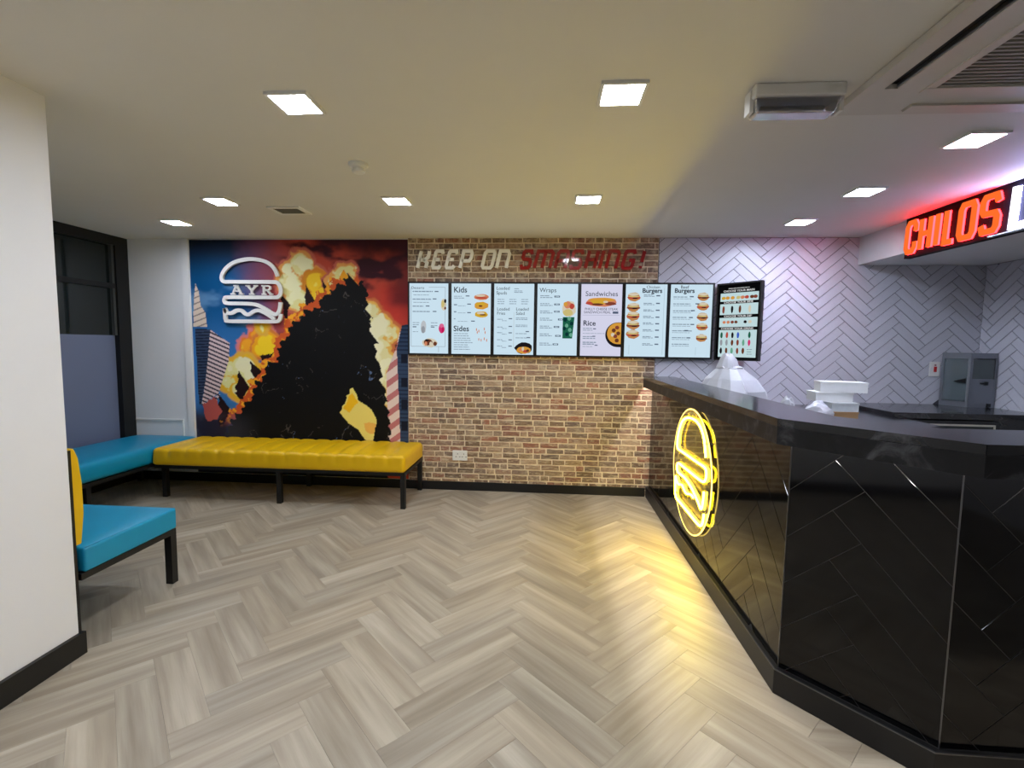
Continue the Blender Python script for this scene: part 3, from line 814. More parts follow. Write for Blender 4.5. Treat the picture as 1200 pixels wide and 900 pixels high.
words(t2, [('S', 607.5, 621.5), ('M', 624, 646), ('A', 648.5, 664), ('S', 666, 681), ('H', 684, 698), ('I', 700.5, 704.8), ('N', 708, 723), ('G', 726.5, 741.5), ('!', 747.5, 751.8)], REDL)

# ------------------------------------------------------------------ menu screens
SCR = .92
def scr(rgb, s=SCR):
    key = ('screen', rgb, s)
    if key not in EM: EM[key] = emit_mat('lit_screen_colour', rgb, s)
    return EM[key]
EM = {}
BZ = mat('black_screen_bezel', (10, 10, 12), .35, var=.1)
FOOD = {'bun': (214, 150, 92), 'meat': (150, 74, 58), 'lettuce': (232, 214, 140), 'red': (210, 84, 70), 'fries': (240, 190, 60), 'dark': (34, 30, 34), 'cream': (244, 232, 206), 'pink': (240, 60, 130), 'green': (36, 110, 84), 'lgreen': (120, 190, 160), 'orange': (244, 176, 70), 'salmon': (240, 150, 110), 'brown': (120, 66, 44), 'grey': (170, 176, 184), 'blue': (70, 110, 220)}
def blob_pts(cx, cy, rx, ry, n=14, j=.08, half=None):
    r = random.Random(int(cx * 9973 + cy * 7919) & 0xffff)
    out = []
    for k in range(n):
        q = 2 * math.pi * k / n
        s = 1 + r.uniform(-j, j)
        x, y = math.cos(q) * s, math.sin(q) * s
        if half == 'top': y = max(y, -.25)
        if half == 'bot': y = min(y, .25)
        out.append((cx + x * rx, cy + y * ry))
    return out
def flat(mb, pts, plane, d): mb.add([plane(x, y, d) for x, y in pts], [tuple(range(len(pts)))])
def board(label, plane, wd, ht, bg, bez=.016, org=None):
    """Screen wd x ht; plane(x,y,d): x right from the left edge, y up from the bottom, d towards the room."""
    c = Vector(org)
    t = thing('menu_screen', c, label, 'screen', 'menu screens in a row on the back wall')
    mb = MB()
    def pbox(x0, y0, d0, x1, y1, d1):
        vs = [plane(x, y, d) for d in (d0, d1) for x, y in ((x0, y0), (x1, y0), (x1, y1), (x0, y1))]
        mb.add(vs, [(3, 2, 1, 0), (4, 5, 6, 7), (0, 1, 5, 4), (1, 2, 6, 5), (2, 3, 7, 6), (3, 0, 4, 7)])
    pbox(-bez, -bez, -.045, wd + bez, ht + bez, -.002)
    for a in ((-bez, -bez, -.002, 0, ht + bez, .003), (wd, -bez, -.002, wd + bez, ht + bez, .003), (0, -bez, -.002, wd, 0, .003), (0, ht, -.002, wd, ht + bez, .003)): pbox(*a)
    obj('frame', mb, BZ, t)
    mb = MB(); flat(mb, [(0, 0), (wd, 0), (wd, ht), (0, ht)], plane, -.0015)
    obj('display', mb, scr(bg), t)
    return t
class Menu:
    def __init__(s, t, plane, wd, ht): s.t, s.pl, s.w, s.h = t, plane, wd, ht; s.n = 0
    def xy(s, x, y): return x * s.w, (1 - y) * s.h          # fractions from the top left
    def text(s, txt, x, y, size, c=(44, 52, 66), bold=.0, align='LEFT', sx=1., nm='heading'):
        mb = MB(); ox, oy = s.xy(x, y)
        text_mb(mb, txt, size, lambda a, b, d: s.pl(ox + a, oy + b, d), -.0008, bold, align, sx)
        return obj(nm, mb, scr(c), s.t)
    def lines(s, rows, c=(132, 150, 168), nm='small_print'):
        mb = MB(); r = random.Random(len(rows) * 31 + int(s.w * 1000))
        for x0, x1, y, th in rows:
            a = x0
            while a < x1 - .01:
                b = min(x1, a + r.uniform(.04, .12)); p, q = s.xy(a, y), s.xy(b, y)
                flat(mb, [(p[0], p[1] - th / 2), (q[0], p[1] - th / 2), (q[0], p[1] + th / 2), (p[0], p[1] + th / 2)], s.pl, -.0009); a = b + .012
        o = obj(nm, mb, scr(c), s.t); o['kind'] = 'stuff'
    def rules(s, segs, c=(150, 160, 170), th=.0018):
        mb = MB()
        for x0, y0, x1, y1 in segs:
            a, b = s.xy(x0, y0), s.xy(x1, y1)
            if abs(a[0] - b[0]) > abs(a[1] - b[1]): flat(mb, [(a[0], a[1] - th), (b[0], a[1] - th), (b[0], a[1] + th), (a[0], a[1] + th)], s.pl, -.0010)
            else: flat(mb, [(a[0] - th, b[1]), (a[0] + th, b[1]), (a[0] + th, a[1]), (a[0] - th, a[1])], s.pl, -.0010)
        o = obj('rule_lines', mb, scr(c), s.t); o['kind'] = 'stuff'
    def tags(s, spots, c=(60, 66, 80), wd=.042, hh=.011):
        mb = MB()
        for x, y in spots:
            a = s.xy(x, y); flat(mb, [(a[0], a[1] - hh / 2), (a[0] + wd, a[1] - hh / 2), (a[0] + wd, a[1] + hh / 2), (a[0], a[1] + hh / 2)], s.pl, -.0007)
        o = obj('price_tags', mb, scr(c), s.t); o['kind'] = 'stuff'
    def pic(s, layers, nm='food_picture'):
        """layers of (colour, cx, cy, rx, ry, half) in fractions; first is the picture, others its details"""
        top = None
        for i, (c, cx, cy, rx, ry, half) in enumerate(layers):
            mb = MB(); a = s.xy(cx, cy); s.n += 1
            flat(mb, blob_pts(a[0], a[1], rx * s.w, ry * s.h, half=half), s.pl, -.0011 + s.n * .00001 + i * .00012)
            o = obj(nm if i == 0 else 'picture_detail', mb, scr(FOOD[c] if c in FOOD else c, .7), s.t if i == 0 else top)
            if i == 0: top = o
    def burger(s, cx, cy, r, k=0):
        ry = r * s.w / s.h
        lay_ = [('bun', cx, cy, r, ry * .72, None), ('cream', cx, cy - ry * .42, r * .86, ry * .22, None), ('meat' if k % 2 else 'red', cx, cy + ry * .12, r * 1.05, ry * .2, None), ('lettuce', cx, cy - ry * .08, r * .9, ry * .12, None), ('dark', cx + r * .2, cy + ry * .2, r * .45, ry * .1, None)]
        s.pic(lay_)
YB = W - .055
PITCH_B, W_B, Z_B, H_B = .3965, .366, 1.311, .647
X_B = -1.283
BG = (208, 232, 246)
def flatplane(i):
    x0 = X_B + i * PITCH_B
    return lambda x, y, d: (x0 + x, YB - d, Z_B + y)
labels = ['menu screen headed Desserts, first of the row, beside the mural', 'menu screen headed Kids and Sides with three yellow burger buns', 'menu screen headed Loaded with a dark bowl at the bottom corner', 'menu screen headed Wraps with a green wrapped roll', 'lilac menu screen headed Sandwiches and Rice', 'menu screen headed Chicken Burgers with pictures down the left', 'menu screen headed Beef Burgers with pictures down the right']
menus = []
for i in range(7):
    pl = flatplane(i); bg = BG if i != 4 else (218, 218, 240)
    org = (X_B + i * PITCH_B + W_B / 2, YB, Z_B - .016)
    menus.append(Menu(board(labels[i], pl, W_B, H_B, bg, .0152, org), pl, W_B, H_B))
m = menus[0]
m.text('Desserts', .05, .08, .034); m.rules([(.5, .055, .92, .055), (.92, .055, .92, .9), (.04, .9, .92, .9), (.04, .055, .04, .9), (.75, .9, .75, .98)])
m.lines([(.08, .6, .115, .010), (.08, .56, .225, .009), (.08, .36, .325, .009), (.08, .54, .4, .009), (.08, .26, .56, .006), (.08, .24, .59, .006), (.08, .24, .69, .005), (.55, .72, .56, .006), (.55, .72, .6, .006), (.1, .5, .165, .005), (.1, .5, .27, .005)])
m.tags([(.65, .115), (.6, .22), (.42, .322), (.6, .398), (.08, .62), (.55, .62)], (90, 104, 124), .035, .009)
m.pic([('cream', .88, .3, .07, .085, None), ('lettuce', .86, .29, .04, .05, None), ('dark', .92, .25, .03, .03, None), ('brown', .92, .35, .025, .02, None)])
m.pic([((214, 220, 226), .36, .62, .07, .09, None), ('grey', .35, .66, .05, .05, None)])
m.pic([('pink', .83, .64, .075, .07, None), ((250, 120, 170), .83, .6, .06, .03, None), ((220, 30, 100), .86, .66, .03, .04, None)])
m.pic([('cream', .52, .85, .2, .065, None), ('brown', .48, .84, .12, .045, None), ('salmon', .42, .86, .04, .03, None), ('cream', .55, .86, .04, .03, None), ('brown', .66, .86, .05, .03, None), ('dark', .45, .81, .05, .015, None)])
m = menus[1]
m.text('Kids', .05, .125, .072, bold=.001); m.text('Sides', .05, .675, .072, bold=.001)
m.lines([(.06, .26, .18, .006), (.06, .32, .205, .006), (.06, .14, .3, .012), (.16, .36, .315, .004), (.06, .14, .4, .012), (.16, .36, .415, .004), (.06, .1, .5, .008), (.16, .42, .535, .004)] + [(.06, .42 + .03 * (k % 5), .71 + k * .032, .006) for k in range(8)])
m.tags([(.36, .175), (.4, .29), (.4, .41), (.5, .53)], (90, 104, 124), .035, .009)
m.pic([('salmon', .76, .19, .18, .042, None), ('cream', .74, .17, .12, .015, None), ('red', .76, .2, .16, .012, None)])
m.pic([('orange', .76, .31, .18, .055, None), ('fries', .74, .29, .12, .03, None), ('brown', .74, .315, .05, .012, None)])
m.pic([('fries', .76, .435, .17, .045, None), ('cream', .74, .415, .1, .018, None), ('brown', .8, .44, .09, .01, None)])
for a, b in ((.64, .65), (.66, .69), (.7, .67), (.84, .64), (.86, .69), (.7, .79), (.76, .8), (.84, .78), (.9, .8)): m.pic([('salmon', a, b, .012, .022, None)], 'side_picture')
m = menus[2]
m.text('Loaded', .05, .085, .042); m.text('Spuds', .05, .15, .042); m.text('Loaded', .07, .375, .04); m.text('Fries', .07, .435, .04); m.text('Loaded', .55, .375, .04); m.text('Salad', .55, .435, .04)
m.lines([(.5, .62, .07, .006), (.5, .7, .1, .006), (.5, .72, .12, .006)] + [(.08 + .3 * k, .26 + .3 * k, .22 + .03 * q, .006) for k in range(3) for q in range(3)] + [(.08, .22, y, .006) for y in (.5, .61, .69, .79, .88)] + [(.2, .32, y + .02, .005) for y in (.5, .61, .69, .79, .88)] + [(.55, .84, y, .006) for y in (.48, .5, .58, .6, .7, .76)])
m.rules([(.5, .4, .5, .9)], (190, 200, 205)); m.tags([(.37, .49), (.37, .6), (.37, .69), (.37, .79), (.37, .88), (.8, .67), (.83, .755)], (96, 110, 128), .032, .009)
m.pic([('dark', .755, .905, .225, .082, None), ('orange', .755, .935, .18, .05, None), ('salmon', .68, .93, .05, .02, None), ('red', .8, .95, .06, .02, None), ('cream', .74, .915, .03, .03, None), ('brown', .86, .94, .04, .02, None)])
m = menus[3]
m.text('Wraps', .05, .115, .056)
m.lines([r for k, y in enumerate((.165, .275, .38, .48, .59, .70, .83)) for r in ((.07, .3, y, .007), (.07, .38, y + .025, .007))])
m.tags([(.42, .175), (.42, .285), (.42, .385), (.52, .495), (.42, .60), (.46, .725), (.4, .845)], (84, 98, 116), .05, .016)
m.tags([(.445, .175), (.445, .285), (.445, .385), (.545, .495), (.445, .60), (.485, .725), (.425, .845)], (206, 230, 246), .032, .008)
m.pic([('cream', .79, .34, .17, .11, None), ('salmon', .76, .29, .09, .05, None), ('red', .86, .31, .06, .04, None), ('orange', .7, .28, .05, .03, None), ('lettuce', .76, .4, .12, .05, None)])
mb = MB(); q = [m.xy(*p) for p in ((.64, .46), (.93, .46), (.88, .76), (.64, .76))]; flat(mb, q, m.pl, -.0006); gw = obj('wrapper_picture', mb, scr(FOOD['green'], .7), m.t)
for k, (a, b) in enumerate(((.7, .5), (.8, .48), (.86, .55), (.74, .58), (.68, .62), (.82, .64), (.75, .7), (.85, .71))):
    mb = MB(); c = m.xy(a, b); flat(mb, blob_pts(c[0], c[1], .016, .018), m.pl, -.0004); obj('picture_detail', mb, scr(FOOD['lgreen'] if k % 2 else (16, 60, 60), .7), gw)
m = menus[4]
m.text('Sandwiches', .5, .165, .062, align='CENTER', sx=1.02); m.text('PHILLY CHEESE STEAK', .5, .36, .03, align='CENTER', sx=1.0, nm='caption'); m.text('SANDWICH MEAL', .07, .405, .030, sx=1., nm='caption'); m.text('Rice', .06, .575, .066, bold=.001)
m.tags([(.78, .392)], (84, 96, 120), .05, .02); m.rules([(.05, .43, .95, .43)], (178, 180, 205))
m.lines([(.06, .28, .615, .007), (.06, .3, .64, .006), (.06, .6, .685, .004), (.06, .3, .73, .007), (.06, .38, .755, .007), (.06, .4, .81, .009), (.06, .34, .835, .009), (.06, .3, .87, .004)])
m.tags([(.31, .62), (.3, .725), (.36, .85)], (96, 104, 130), .026, .009)
m.pic([('salmon', .5, .25, .39, .062, None), ('orange', .5, .215, .34, .028, None), ('fries', .42, .25, .2, .03, None), ('brown', .4, .28, .14, .016, None), ('meat', .72, .27, .14, .025, None), ('red', .2, .265, .09, .02, None), ('cream', .6, .245, .06, .015, None)])
mb = MB(); c = m.xy(.92, .7); ring2 = [(c[0] + .112 * math.cos(math.pi * (.5 + k / 18)), c[1] + .112 * math.sin(math.pi * (.5 + k / 18))) for k in range(19)]
ring2 = [(min(x, W_B), y) for x, y in ring2] + [(W_B, c[1] - .112), (W_B, c[1] + .112)]; flat(mb, ring2, m.pl, -.0006); bw = obj('bowl_picture', mb, scr(FOOD['dark'], .7), m.t)
mb = MB(); flat(mb, [(min(c[0] + .096 * math.cos(math.pi * (.5 + k / 18)), W_B), c[1] + .012 + .096 * math.sin(math.pi * (.5 + k / 18))) for k in range(19)] + [(W_B, c[1] - .084), (W_B, c[1] + .108)], m.pl, -.0005); obj('picture_detail', mb, scr(FOOD['orange'], .7), bw)
for a, b, cc in ((.82, .64, 'brown'), (.9, .6, 'meat'), (.86, .72, 'meat'), (.93, .68, 'brown'), (.9, .78, 'brown'), (.8, .7, 'cream')):
    mb = MB(); q = m.xy(a, b); flat(mb, blob_pts(q[0], q[1], .018, .018), m.pl, -.0004); obj('picture_detail', mb, scr(FOOD[cc], .7), bw)
m = menus[5]
m.text('Chicken', .66, .056, .036, align='CENTER', bold=0); m.text('Burgers', .64, .115, .056, align='CENTER', bold=.0016)
for k, y in enumerate((.175, .315, .435, .56, .69)): m.burger(.2, y, .155, k)
m.lines([r for k, y in enumerate((.145, .26, .35, .44, .53, .625, .72, .82)) for r in ((.44, .64, y, .007), (.44, .7, y + .018, .006))]); m.tags([(.74, y + .01) for y in (.145, .25, .345, .44, .53, .62, .715, .815)], (96, 110, 130), .034, .011); m.rules([(.93, .05, .93, .97), (.12, .84, .12, .97)], (176, 200, 214))
m = menus[6]
m.text('Beef', .33, .056, .040, align='CENTER', bold=.0002); m.text('Burgers', .33, .112, .056, align='CENTER', bold=.0016)
for k, y in enumerate((.165, .295, .44, .575, .73)): m.burger(.78, y, .14 - .002 * k, k + 1)
m.lines([r for k, y in enumerate((.17, .265, .36, .45, .545, .635, .73, .82)) for r in ((.07, .4 + .08 * (k % 3), y, .008), (.07, .5, y + .025, .004))]); m.tags([(.46, .165), (.6, .262), (.5, .355), (.46, .45), (.5, .545), (.36, .63), (.42, .73)], (90, 104, 124), .034, .010); m.rules([(.65, .86, .65, .97)], (176, 200, 214))
# the eighth screen turns out from the wall
A8, B8 = Vector((1.497, 4.405)), Vector((1.768, 4.125)); d8 = (B8 - A8); w8 = d8.length - .02; d8.normalize(); n8 = Vector((-d8.y, d8.x)) * -1
if n8.y > 0: n8 = -n8
pl8 = lambda x, y, d: (A8.x + d8.x * (x + .012) + n8.x * d, A8.y + d8.y * (x + .012) + n8.y * d, 1.305 + y)
t8 = board('black menu screen with four pale panels, turned out at the end of the row', pl8, w8 - .012, .644, (9, 9, 11), .013, (A8.x, A8.y, 1.292))
m = Menu(t8, pl8, w8 - .012, .644)
def panel8(y0, y1):
    mb = MB(); a, b = m.xy(.06, y0), m.xy(.97, y1); flat(mb, [(a[0], b[1]), (b[0], b[1]), (b[0], a[1]), (a[0], a[1])], m.pl, -.0010); return obj('pale_panel', mb, scr((196, 222, 226)), t8)
for y0, y1, tx, ty in ((.115, .225, 'CHOOSE YOUR MAIN', .098), (.26, .405, 'CHOOSE YOUR SIDE', .25), (.445, .57, 'CHOOSE YOUR DIP', .435), (.61, .975, 'CHOOSE YOUR DRINK', .6)):
    panel8(y0, y1); m.text(tx, .5, ty + .003, .0235, (236, 236, 236), .0003, 'CENTER', 1.15)
m.lines([(.25, .75, .055, .006)], (200, 200, 200))
m.n = 60
for k, (x, c) in enumerate(((.14, 'fries'), (.24, 'orange'), (.36, 'orange'), (.5, 'lettuce'), (.6, 'salmon'), (.7, 'red'), (.82, 'brown'), (.9, 'meat'))): m.pic([(c, x, .18, .05, .022, None)])
for x, c in ((.15, 'meat'), (.36, 'dark'), (.55, 'brown'), (.78, 'cream')): m.pic([(c, x, .335, .03, .05, None)])
for x, c in ((.18, 'salmon'), (.28, 'salmon'), (.38, 'meat'), (.47, 'brown'), (.69, 'dark'), (.8, 'cream')): m.pic([(c, x, .505, .04, .02, None)])
for y, row in ((.68, ('green', 'red', 'dark', 'blue', None, 'green')), (.78, ('grey', 'grey', 'brown', 'meat', 'lgreen', 'pink')), (.89, ('dark', 'brown', 'lgreen', 'meat', 'brown', None))):
    for k, c in enumerate(row):
        if c: m.pic([(c, .13 + k * .135, y, .03, .042, None)], 'bottle_picture')
m.lines([(.76, .88, .87, .005), (.76, .88, .9, .005), (.76, .88, .93, .005)], (120, 140, 150))
mb = MB()
p0, p1 = Vector((1.80, 4.20)), Vector((1.80, W - .012))
mb.box((1.775, 4.165, 1.40), (1.80, W - .012, 1.46)); mb.box((1.775, 4.165, 1.80), (1.80, W - .012, 1.86))
props(obj('wall_bracket', mb, DARK, t8), 'black bracket arms behind the turned screen')

# ------------------------------------------------------------------ CHILOS LO... sign
BOARD_M = mat('dark_sign_board', (12, 8, 12), .8, var=.1); BOARD_M.node_tree.nodes['Principled BSDF'].inputs['Specular IOR Level'].default_value = .1
sg = thing('lit_shop_sign', (2.65, 3.2, 2.085), 'lit sign reading CHILOS in red and LO in white on the bulkhead', 'sign')
obj('board', bx((2.655, 2.50, 2.082), (2.699, 3.845, 2.372)), BOARD_M, sg)
obj('lower_ledge', bx((2.625, 2.50, 2.082), (2.655, 3.13, 2.090)), METAL, sg)
RED_F = emit_mat('orange_lit_letter_face', (1.0, .14, .022), 1.15, True)
RED_S = emit_mat('red_lit_letter_side', (1.0, .010, .014), 26., True)
WHT_F = emit_mat('white_lit_letter_face', (.93, .92, 1.0), 3.2, True)
WHT_S = emit_mat('white_lit_letter_side', (.42, .47, 1.0), 125., True)
def sign_letter(ch, y0, y1, mf, ms, zb=2.104, zt=2.345, t=.035):
    strokes = GL[ch]
    def build(d0, d1, tt, m, nm, par):
        mb = MB()
        for st in strokes:
            cl = st[-1] == 'c'; P = []
            for u, v in [p for p in st if p != 'c']:
                z = zb + t / 2 + v * (zt - zb - t); s = (y0 - y1) ; y = y0 - (t / 2 + u * (s - t) + (z - zb) * .05 - .005)
                P.append((y, z))
            ribbon(mb, P, tt, lambda y, z, d: (2.655 - d, y, z), d0, d1, cl)
        return obj(nm, mb, m, par)
    f = build(.016, .022, t, mf, 'letter', sg)
    build(.002, .016, t * .96, ms, 'letter_side', f)
for ch, a, b in (('C', 3.823, 3.708), ('H', 3.69, 3.575), ('I', 3.548, 3.503), ('L', 3.478, 3.385), ('O', 3.365, 3.235), ('S', 3.21, 3.075)):
    sign_letter(ch, a, b, RED_F, RED_S)
for ch, a, b in (('L', 3.01, 2.895), ('O', 2.862, 2.72)):
    sign_letter(ch, a, b, WHT_F, WHT_S, 2.098, 2.352)

# ------------------------------------------------------------------ ceiling fittings
LIGHT_M = emit_mat('light_diffuser', (.91, .98, 1.13), LAMP, True)
LIGHT_K = emit_mat('cool_light_diffuser', (.82, .90, 1.12), LAMP * 1.45, True)
def ceiling_light(x, y, label, m=LIGHT_M, s=.075):
    t = thing('ceiling_light', (x, y, H - .012), label, 'light', 'square ceiling lights')
    mb = MB()
    for a in (((x - s - .012, y - s - .012, H - .012), (x + s + .012, y - s, H)), ((x - s - .012, y + s, H - .012), (x + s + .012, y + s + .012, H)), ((x - s - .012, y - s, H - .012), (x - s, y + s, H)), ((x + s, y - s, H - .012), (x + s + .012, y + s, H))): mb.box(*a)
    obj('frame', mb, PLASTIC_W, t)
    obj('diffuser', bx((x - s, y - s, H - .007), (x + s, y + s, H - .001)), m, t)
for x, y, lb in ((-1.04, 1.965, 'large looking square ceiling light above the floor nearest the white wall'), (.27, 1.95, 'large looking square ceiling light nearest the emergency light'), (-1.04, 3.287, 'square ceiling light in front of the mural and brick edge'), (.255, 3.284, 'square ceiling light in front of the red wall letters'), (-2.29, 3.267, 'square ceiling light above the blue and yellow benches, beside the air vent'), (-3.075, 3.83, 'square ceiling light nearest the dark window, before the white wall')):
    ceiling_light(x, y, lb)
for x, y, lb in ((1.92, 3.9, 'square ceiling light nearest the grey tiled wall'), (1.93, 3.174, 'square ceiling light left of the lit red letters'), (1.945, 2.43, 'square ceiling light beside the air conditioner')):
    ceiling_light(x, y, lb, LIGHT_K)
for x, y, lb in ((-1.04, .62, 'square ceiling light just behind the viewer on the left'), (.26, .62, 'square ceiling light just behind the viewer on the right'), (-1.04, -.72, 'square ceiling light farther behind the viewer, left side'), (.26, -.72, 'square ceiling light farther behind the viewer, right side')):
    ceiling_light(x, y, lb)

sd = thing('smoke_detector', (-1.047, 2.632, H), 'small round white smoke detector on the ceiling', 'detector')
obj('base', MB().lathe((-1.047, 2.632, H - .018), [(.046, 0), (.052, .006), (.052, .018)], n=28), PLASTIC_W, sd)
obj('sensor_head', MB().lathe((-1.047, 2.632, H - .05), [(.026, 0), (.034, .004), (.036, .014), (.028, .016), (.028, .026), (.038, .032)], n=28), PLASTIC_W, sd)
vt = thing('air_vent', (-1.925, 3.505, H), 'flat square air vent grille on the ceiling near the benches', 'vent')
mb = MB(); x0, x1, y0, y1 = -2.045, -1.80, 3.41, 3.605
for a in (((x0, y0, H - .01), (x1, y0 + .03, H)), ((x0, y1 - .03, H - .01), (x1, y1, H)), ((x0, y0 + .03, H - .01), (x0 + .03, y1 - .03, H)), ((x1 - .03, y0 + .03, H - .01), (x1, y1 - .03, H))): mb.box(*a)
obj('frame', mb, PLASTIC_W, vt)
obj('backing', bx((x0 + .03, y0 + .03, H - .003), (x1 - .03, y1 - .03, H)), mat('dark_vent_inside', (40, 38, 34), .8), vt)
for k in range(7):
    yy = y0 + .035 + k * .0195
    obj('slat', bx((x0 + .03, yy, H - .009), (x1 - .03, yy + .008, H - .004)), mat('grey_slat', (120, 116, 104), .6) if k == 0 else bpy.data.materials['grey_slat'], vt)

em = thing('emergency_light', (.91, 1.965, H), 'box shaped emergency light with clear cover on the ceiling', 'light')
obj('housing', MB().prism([(.75, 1.905), (1.075, 1.905), (1.075, 2.01), (.75, 2.01)], H - .045, H), PLASTIC_W, em, bevel=.006)
CLEAR = mat('clear_prismatic_cover', (226, 226, 232), .12, ior=1.4, var=.04, scale=60, bump=.25, bscale=24, trans=.85)
cv = MB(); a = [(.758, 1.912), (1.068, 1.912), (1.068, 2.004), (.758, 2.004)]; b = [(.765, 1.925), (1.05, 1.925), (1.05, 1.992), (.765, 1.992)]
cv.add([(x, y, H - .046) for x, y in a] + [(x, y, H - .098) for x, y in b], [(0, 1, 5, 4), (1, 2, 6, 5), (2, 3, 7, 6), (3, 0, 4, 7), (4, 5, 6, 7), (3, 2, 1, 0)])
obj('cover', cv, CLEAR, em, bevel=.006)
obj('lamp_tube', MB().tube([(.80, 1.957, H - .066), (1.03, 1.957, H - .066)], .010, 10), PLASTIC_W, em)
obj('end_clip', bx((.744, 1.935, H - .09), (.758, 1.985, H - .01)), PLASTIC_W, em)
obj('end_clip', bx((1.068, 1.935, H - .09), (1.082, 1.985, H - .01)), PLASTIC_W, em)

ac = thing('air_conditioner', (1.62, 1.64, H), 'square ceiling cassette air conditioner with dark slot and grille', 'air conditioner')
ACM = mat('off_white_ac_plastic', (206, 202, 192), .4, var=.03)
X0, X1, Y0, Y1 = 1.14, 2.09, 1.16, 2.11
pnl = MB()
zb = H - .03
def slab(x0, y0, x1, y1, z0=zb, z1=H - .004): pnl.box((x0, y0, z0), (x1, y1, z1))
slab(X0, Y0, X0 + .066, Y1); slab(X0 + .112, Y0 + .16, X0 + .205, Y1 - .17); slab(X0 + .066, Y1 - .2, X0 + .112, Y1); slab(X0 + .066, Y0, X0 + .112, Y0 + .16)
slab(X0 + .112, Y1 - .17, X1, Y1 - .085); slab(X0 + .112, Y1 - .03, X1, Y1); slab(X0 + .112, Y1 - .085, X0 + .24, Y1 - .03)
slab(X0 + .112, Y0, X1, Y0 + .16); slab(X1 - .205, Y0 + .16, X1, Y1 - .17)
obj('panel', pnl, ACM, ac)
obj('slot_inside', bx((X0 + .066, Y0 + .16, H - .012), (X0 + .112, Y1 - .2, H - .002)), DARK, ac)
obj('slot_flap', bx((X0 + .104, Y0 + .165, H - .026), (X0 + .112, Y1 - .205, H - .013)), METAL, ac)
props(obj('louvre_flap', bx((X0 + .245, Y1 - .082, H - .037), (X1 - .02, Y1 - .033, H - .024)), ACM, ac), 'long louvre flap along the far edge')
gx0, gx1, gy0, gy1 = X0 + .205, X1 - .205, Y0 + .16, Y1 - .17
obj('grille_back', bx((gx0, gy0, H - .012), (gx1, gy1, H - .004)), mat('grey_filter', (126, 122, 110), .8, var=.1), ac)
gf = MB()
for a in (((gx0, gy0, H - .034), (gx1, gy0 + .035, H - .02)), ((gx0, gy1 - .035, H - .034), (gx1, gy1, H - .02)), ((gx0, gy0 + .035, H - .034), (gx0 + .035, gy1 - .035, H - .02)), ((gx1 - .035, gy0 + .035, H - .034), (gx1, gy1 - .035, H - .02))): gf.box(*a)
obj('grille_frame', gf, ACM, ac, bevel=.003)
SL = mat('grille_slat_plastic', (150, 146, 134), .6)
for k in range(27):
    yy = gy0 + .042 + k * ((gy1 - gy0 - .09) / 26)
    obj('slat', bx((gx0 + .03, yy, H - .030), (gx1 - .03, yy + .009, H - .022)), SL, ac)

# ------------------------------------------------------------------ benches
def vinyl(name, rgb): return mat(name, rgb, .36, var=.05, scale=8, bump=.12, bscale=220)
YEL = vinyl('yellow_vinyl', (226, 180, 14)); BLU = vinyl('blue_vinyl', (6, 138, 176)); BLU2 = vinyl('blue_vinyl_seat', (18, 144, 184))
def legs(t, spots, ztop=.31, s=.02):
    for x, y in spots: obj('leg', bx((x - s, y - s, 0), (x + s, y + s, ztop)), STEEL_BLACK, t, bevel=.002)
def rails(t, x0, x1, y0, y1, z0=.285, z1=.313):
    mb = MB()
    for a in (((x0, y0, z0), (x1, y0 + .04, z1)), ((x0, y1 - .04, z0), (x1, y1, z1)), ((x0, y0 + .04, z0), (x0 + .04, y1 - .04, z1)), ((x1 - .04, y0 + .04, z0), (x1, y1 - .04, z1))): mb.box(*a)
    obj('frame_rail', mb, STEEL_BLACK, t)
yb = thing('yellow_bench', (-2.29, 4.15, 0), 'long yellow channel-stitched bench on black legs under the mural', 'bench')
NCH = 15
def yfn(x, y, z, X, Y, Z):
    if z > Z * .25:
        g = abs(math.cos(math.pi * NCH * x / X)) ** 10
        e = min(1, (z / Z - .25) / .5)
        k = .010 * g * e
        u, v = 2 * x / X - 1, 2 * y / Y - 1
        z += .018 * (1 - u ** 8) * (1 - v ** 2) * (1 if z > Z * .6 else .3)
        if z > Z * .6: z -= k
        if y < .03: y += k * .7
    return x, y, z
mb = cushion((-3.41, 3.845, .314), (-1.165, 4.445, .462), .028, .0155, yfn)
obj('cushion', mb, YEL, yb, smooth=True)
legs(yb, [(-1.19, 3.885), (-2.29, 3.905), (-3.385, 3.965), (-1.19, 4.42), (-2.29, 4.42)], .286)
rails(yb, -3.40, -1.17, 3.865, 4.44)
bb = thing('blue_bench', (-3.74, 3.4, 0), 'blue cushioned bench on black base below the dark window', 'bench')
def bfn(x, y, z, X, Y, Z):
    u, v = 2 * x / X - 1, 2 * y / Y - 1
    if z > Z * .5: z += .02 * (1 - u ** 4) * (1 - v ** 8)
    return x, y, z
obj('cushion', cushion((-4.06, 2.0, .314), (-3.418, 4.44, .46), .045, .06, bfn), BLU, bb, smooth=True)
rails(bb, -4.05, -3.43, 2.1, 4.43); legs(bb, [(-3.46, 2.3), (-3.46, 3.3), (-4.02, 2.3), (-4.02, 3.3), (-4.02, 4.40)], .286)
bt = thing('booth_seat', (-2.9, 2.25, 0), 'blue booth seat with yellow back beside the white wall end', 'bench')
obj('cushion', cushion((-3.36, 1.99, .318), (-2.115, 2.545, .436), .014, .08, lambda x, y, z, X, Y, Z: (x, y, z + (.012 * (1 - (2 * x / X - 1) ** 6) * (1 - (2 * y / Y - 1) ** 6) if z > Z * .6 else 0))), BLU2, bt, smooth=True)
pip = [(-3.34, 2.538, .432), (-2.123, 2.538, .432), (-2.123, 2.0, .432)]
obj('piping', MB().tube(pip, .0045, 6), BLU, bt)
rails(bt, -3.35, -2.12, 1.975, 2.54, .288, .318); legs(bt, [(-2.141, 2.52), (-3.32, 2.52)], .289, .021)
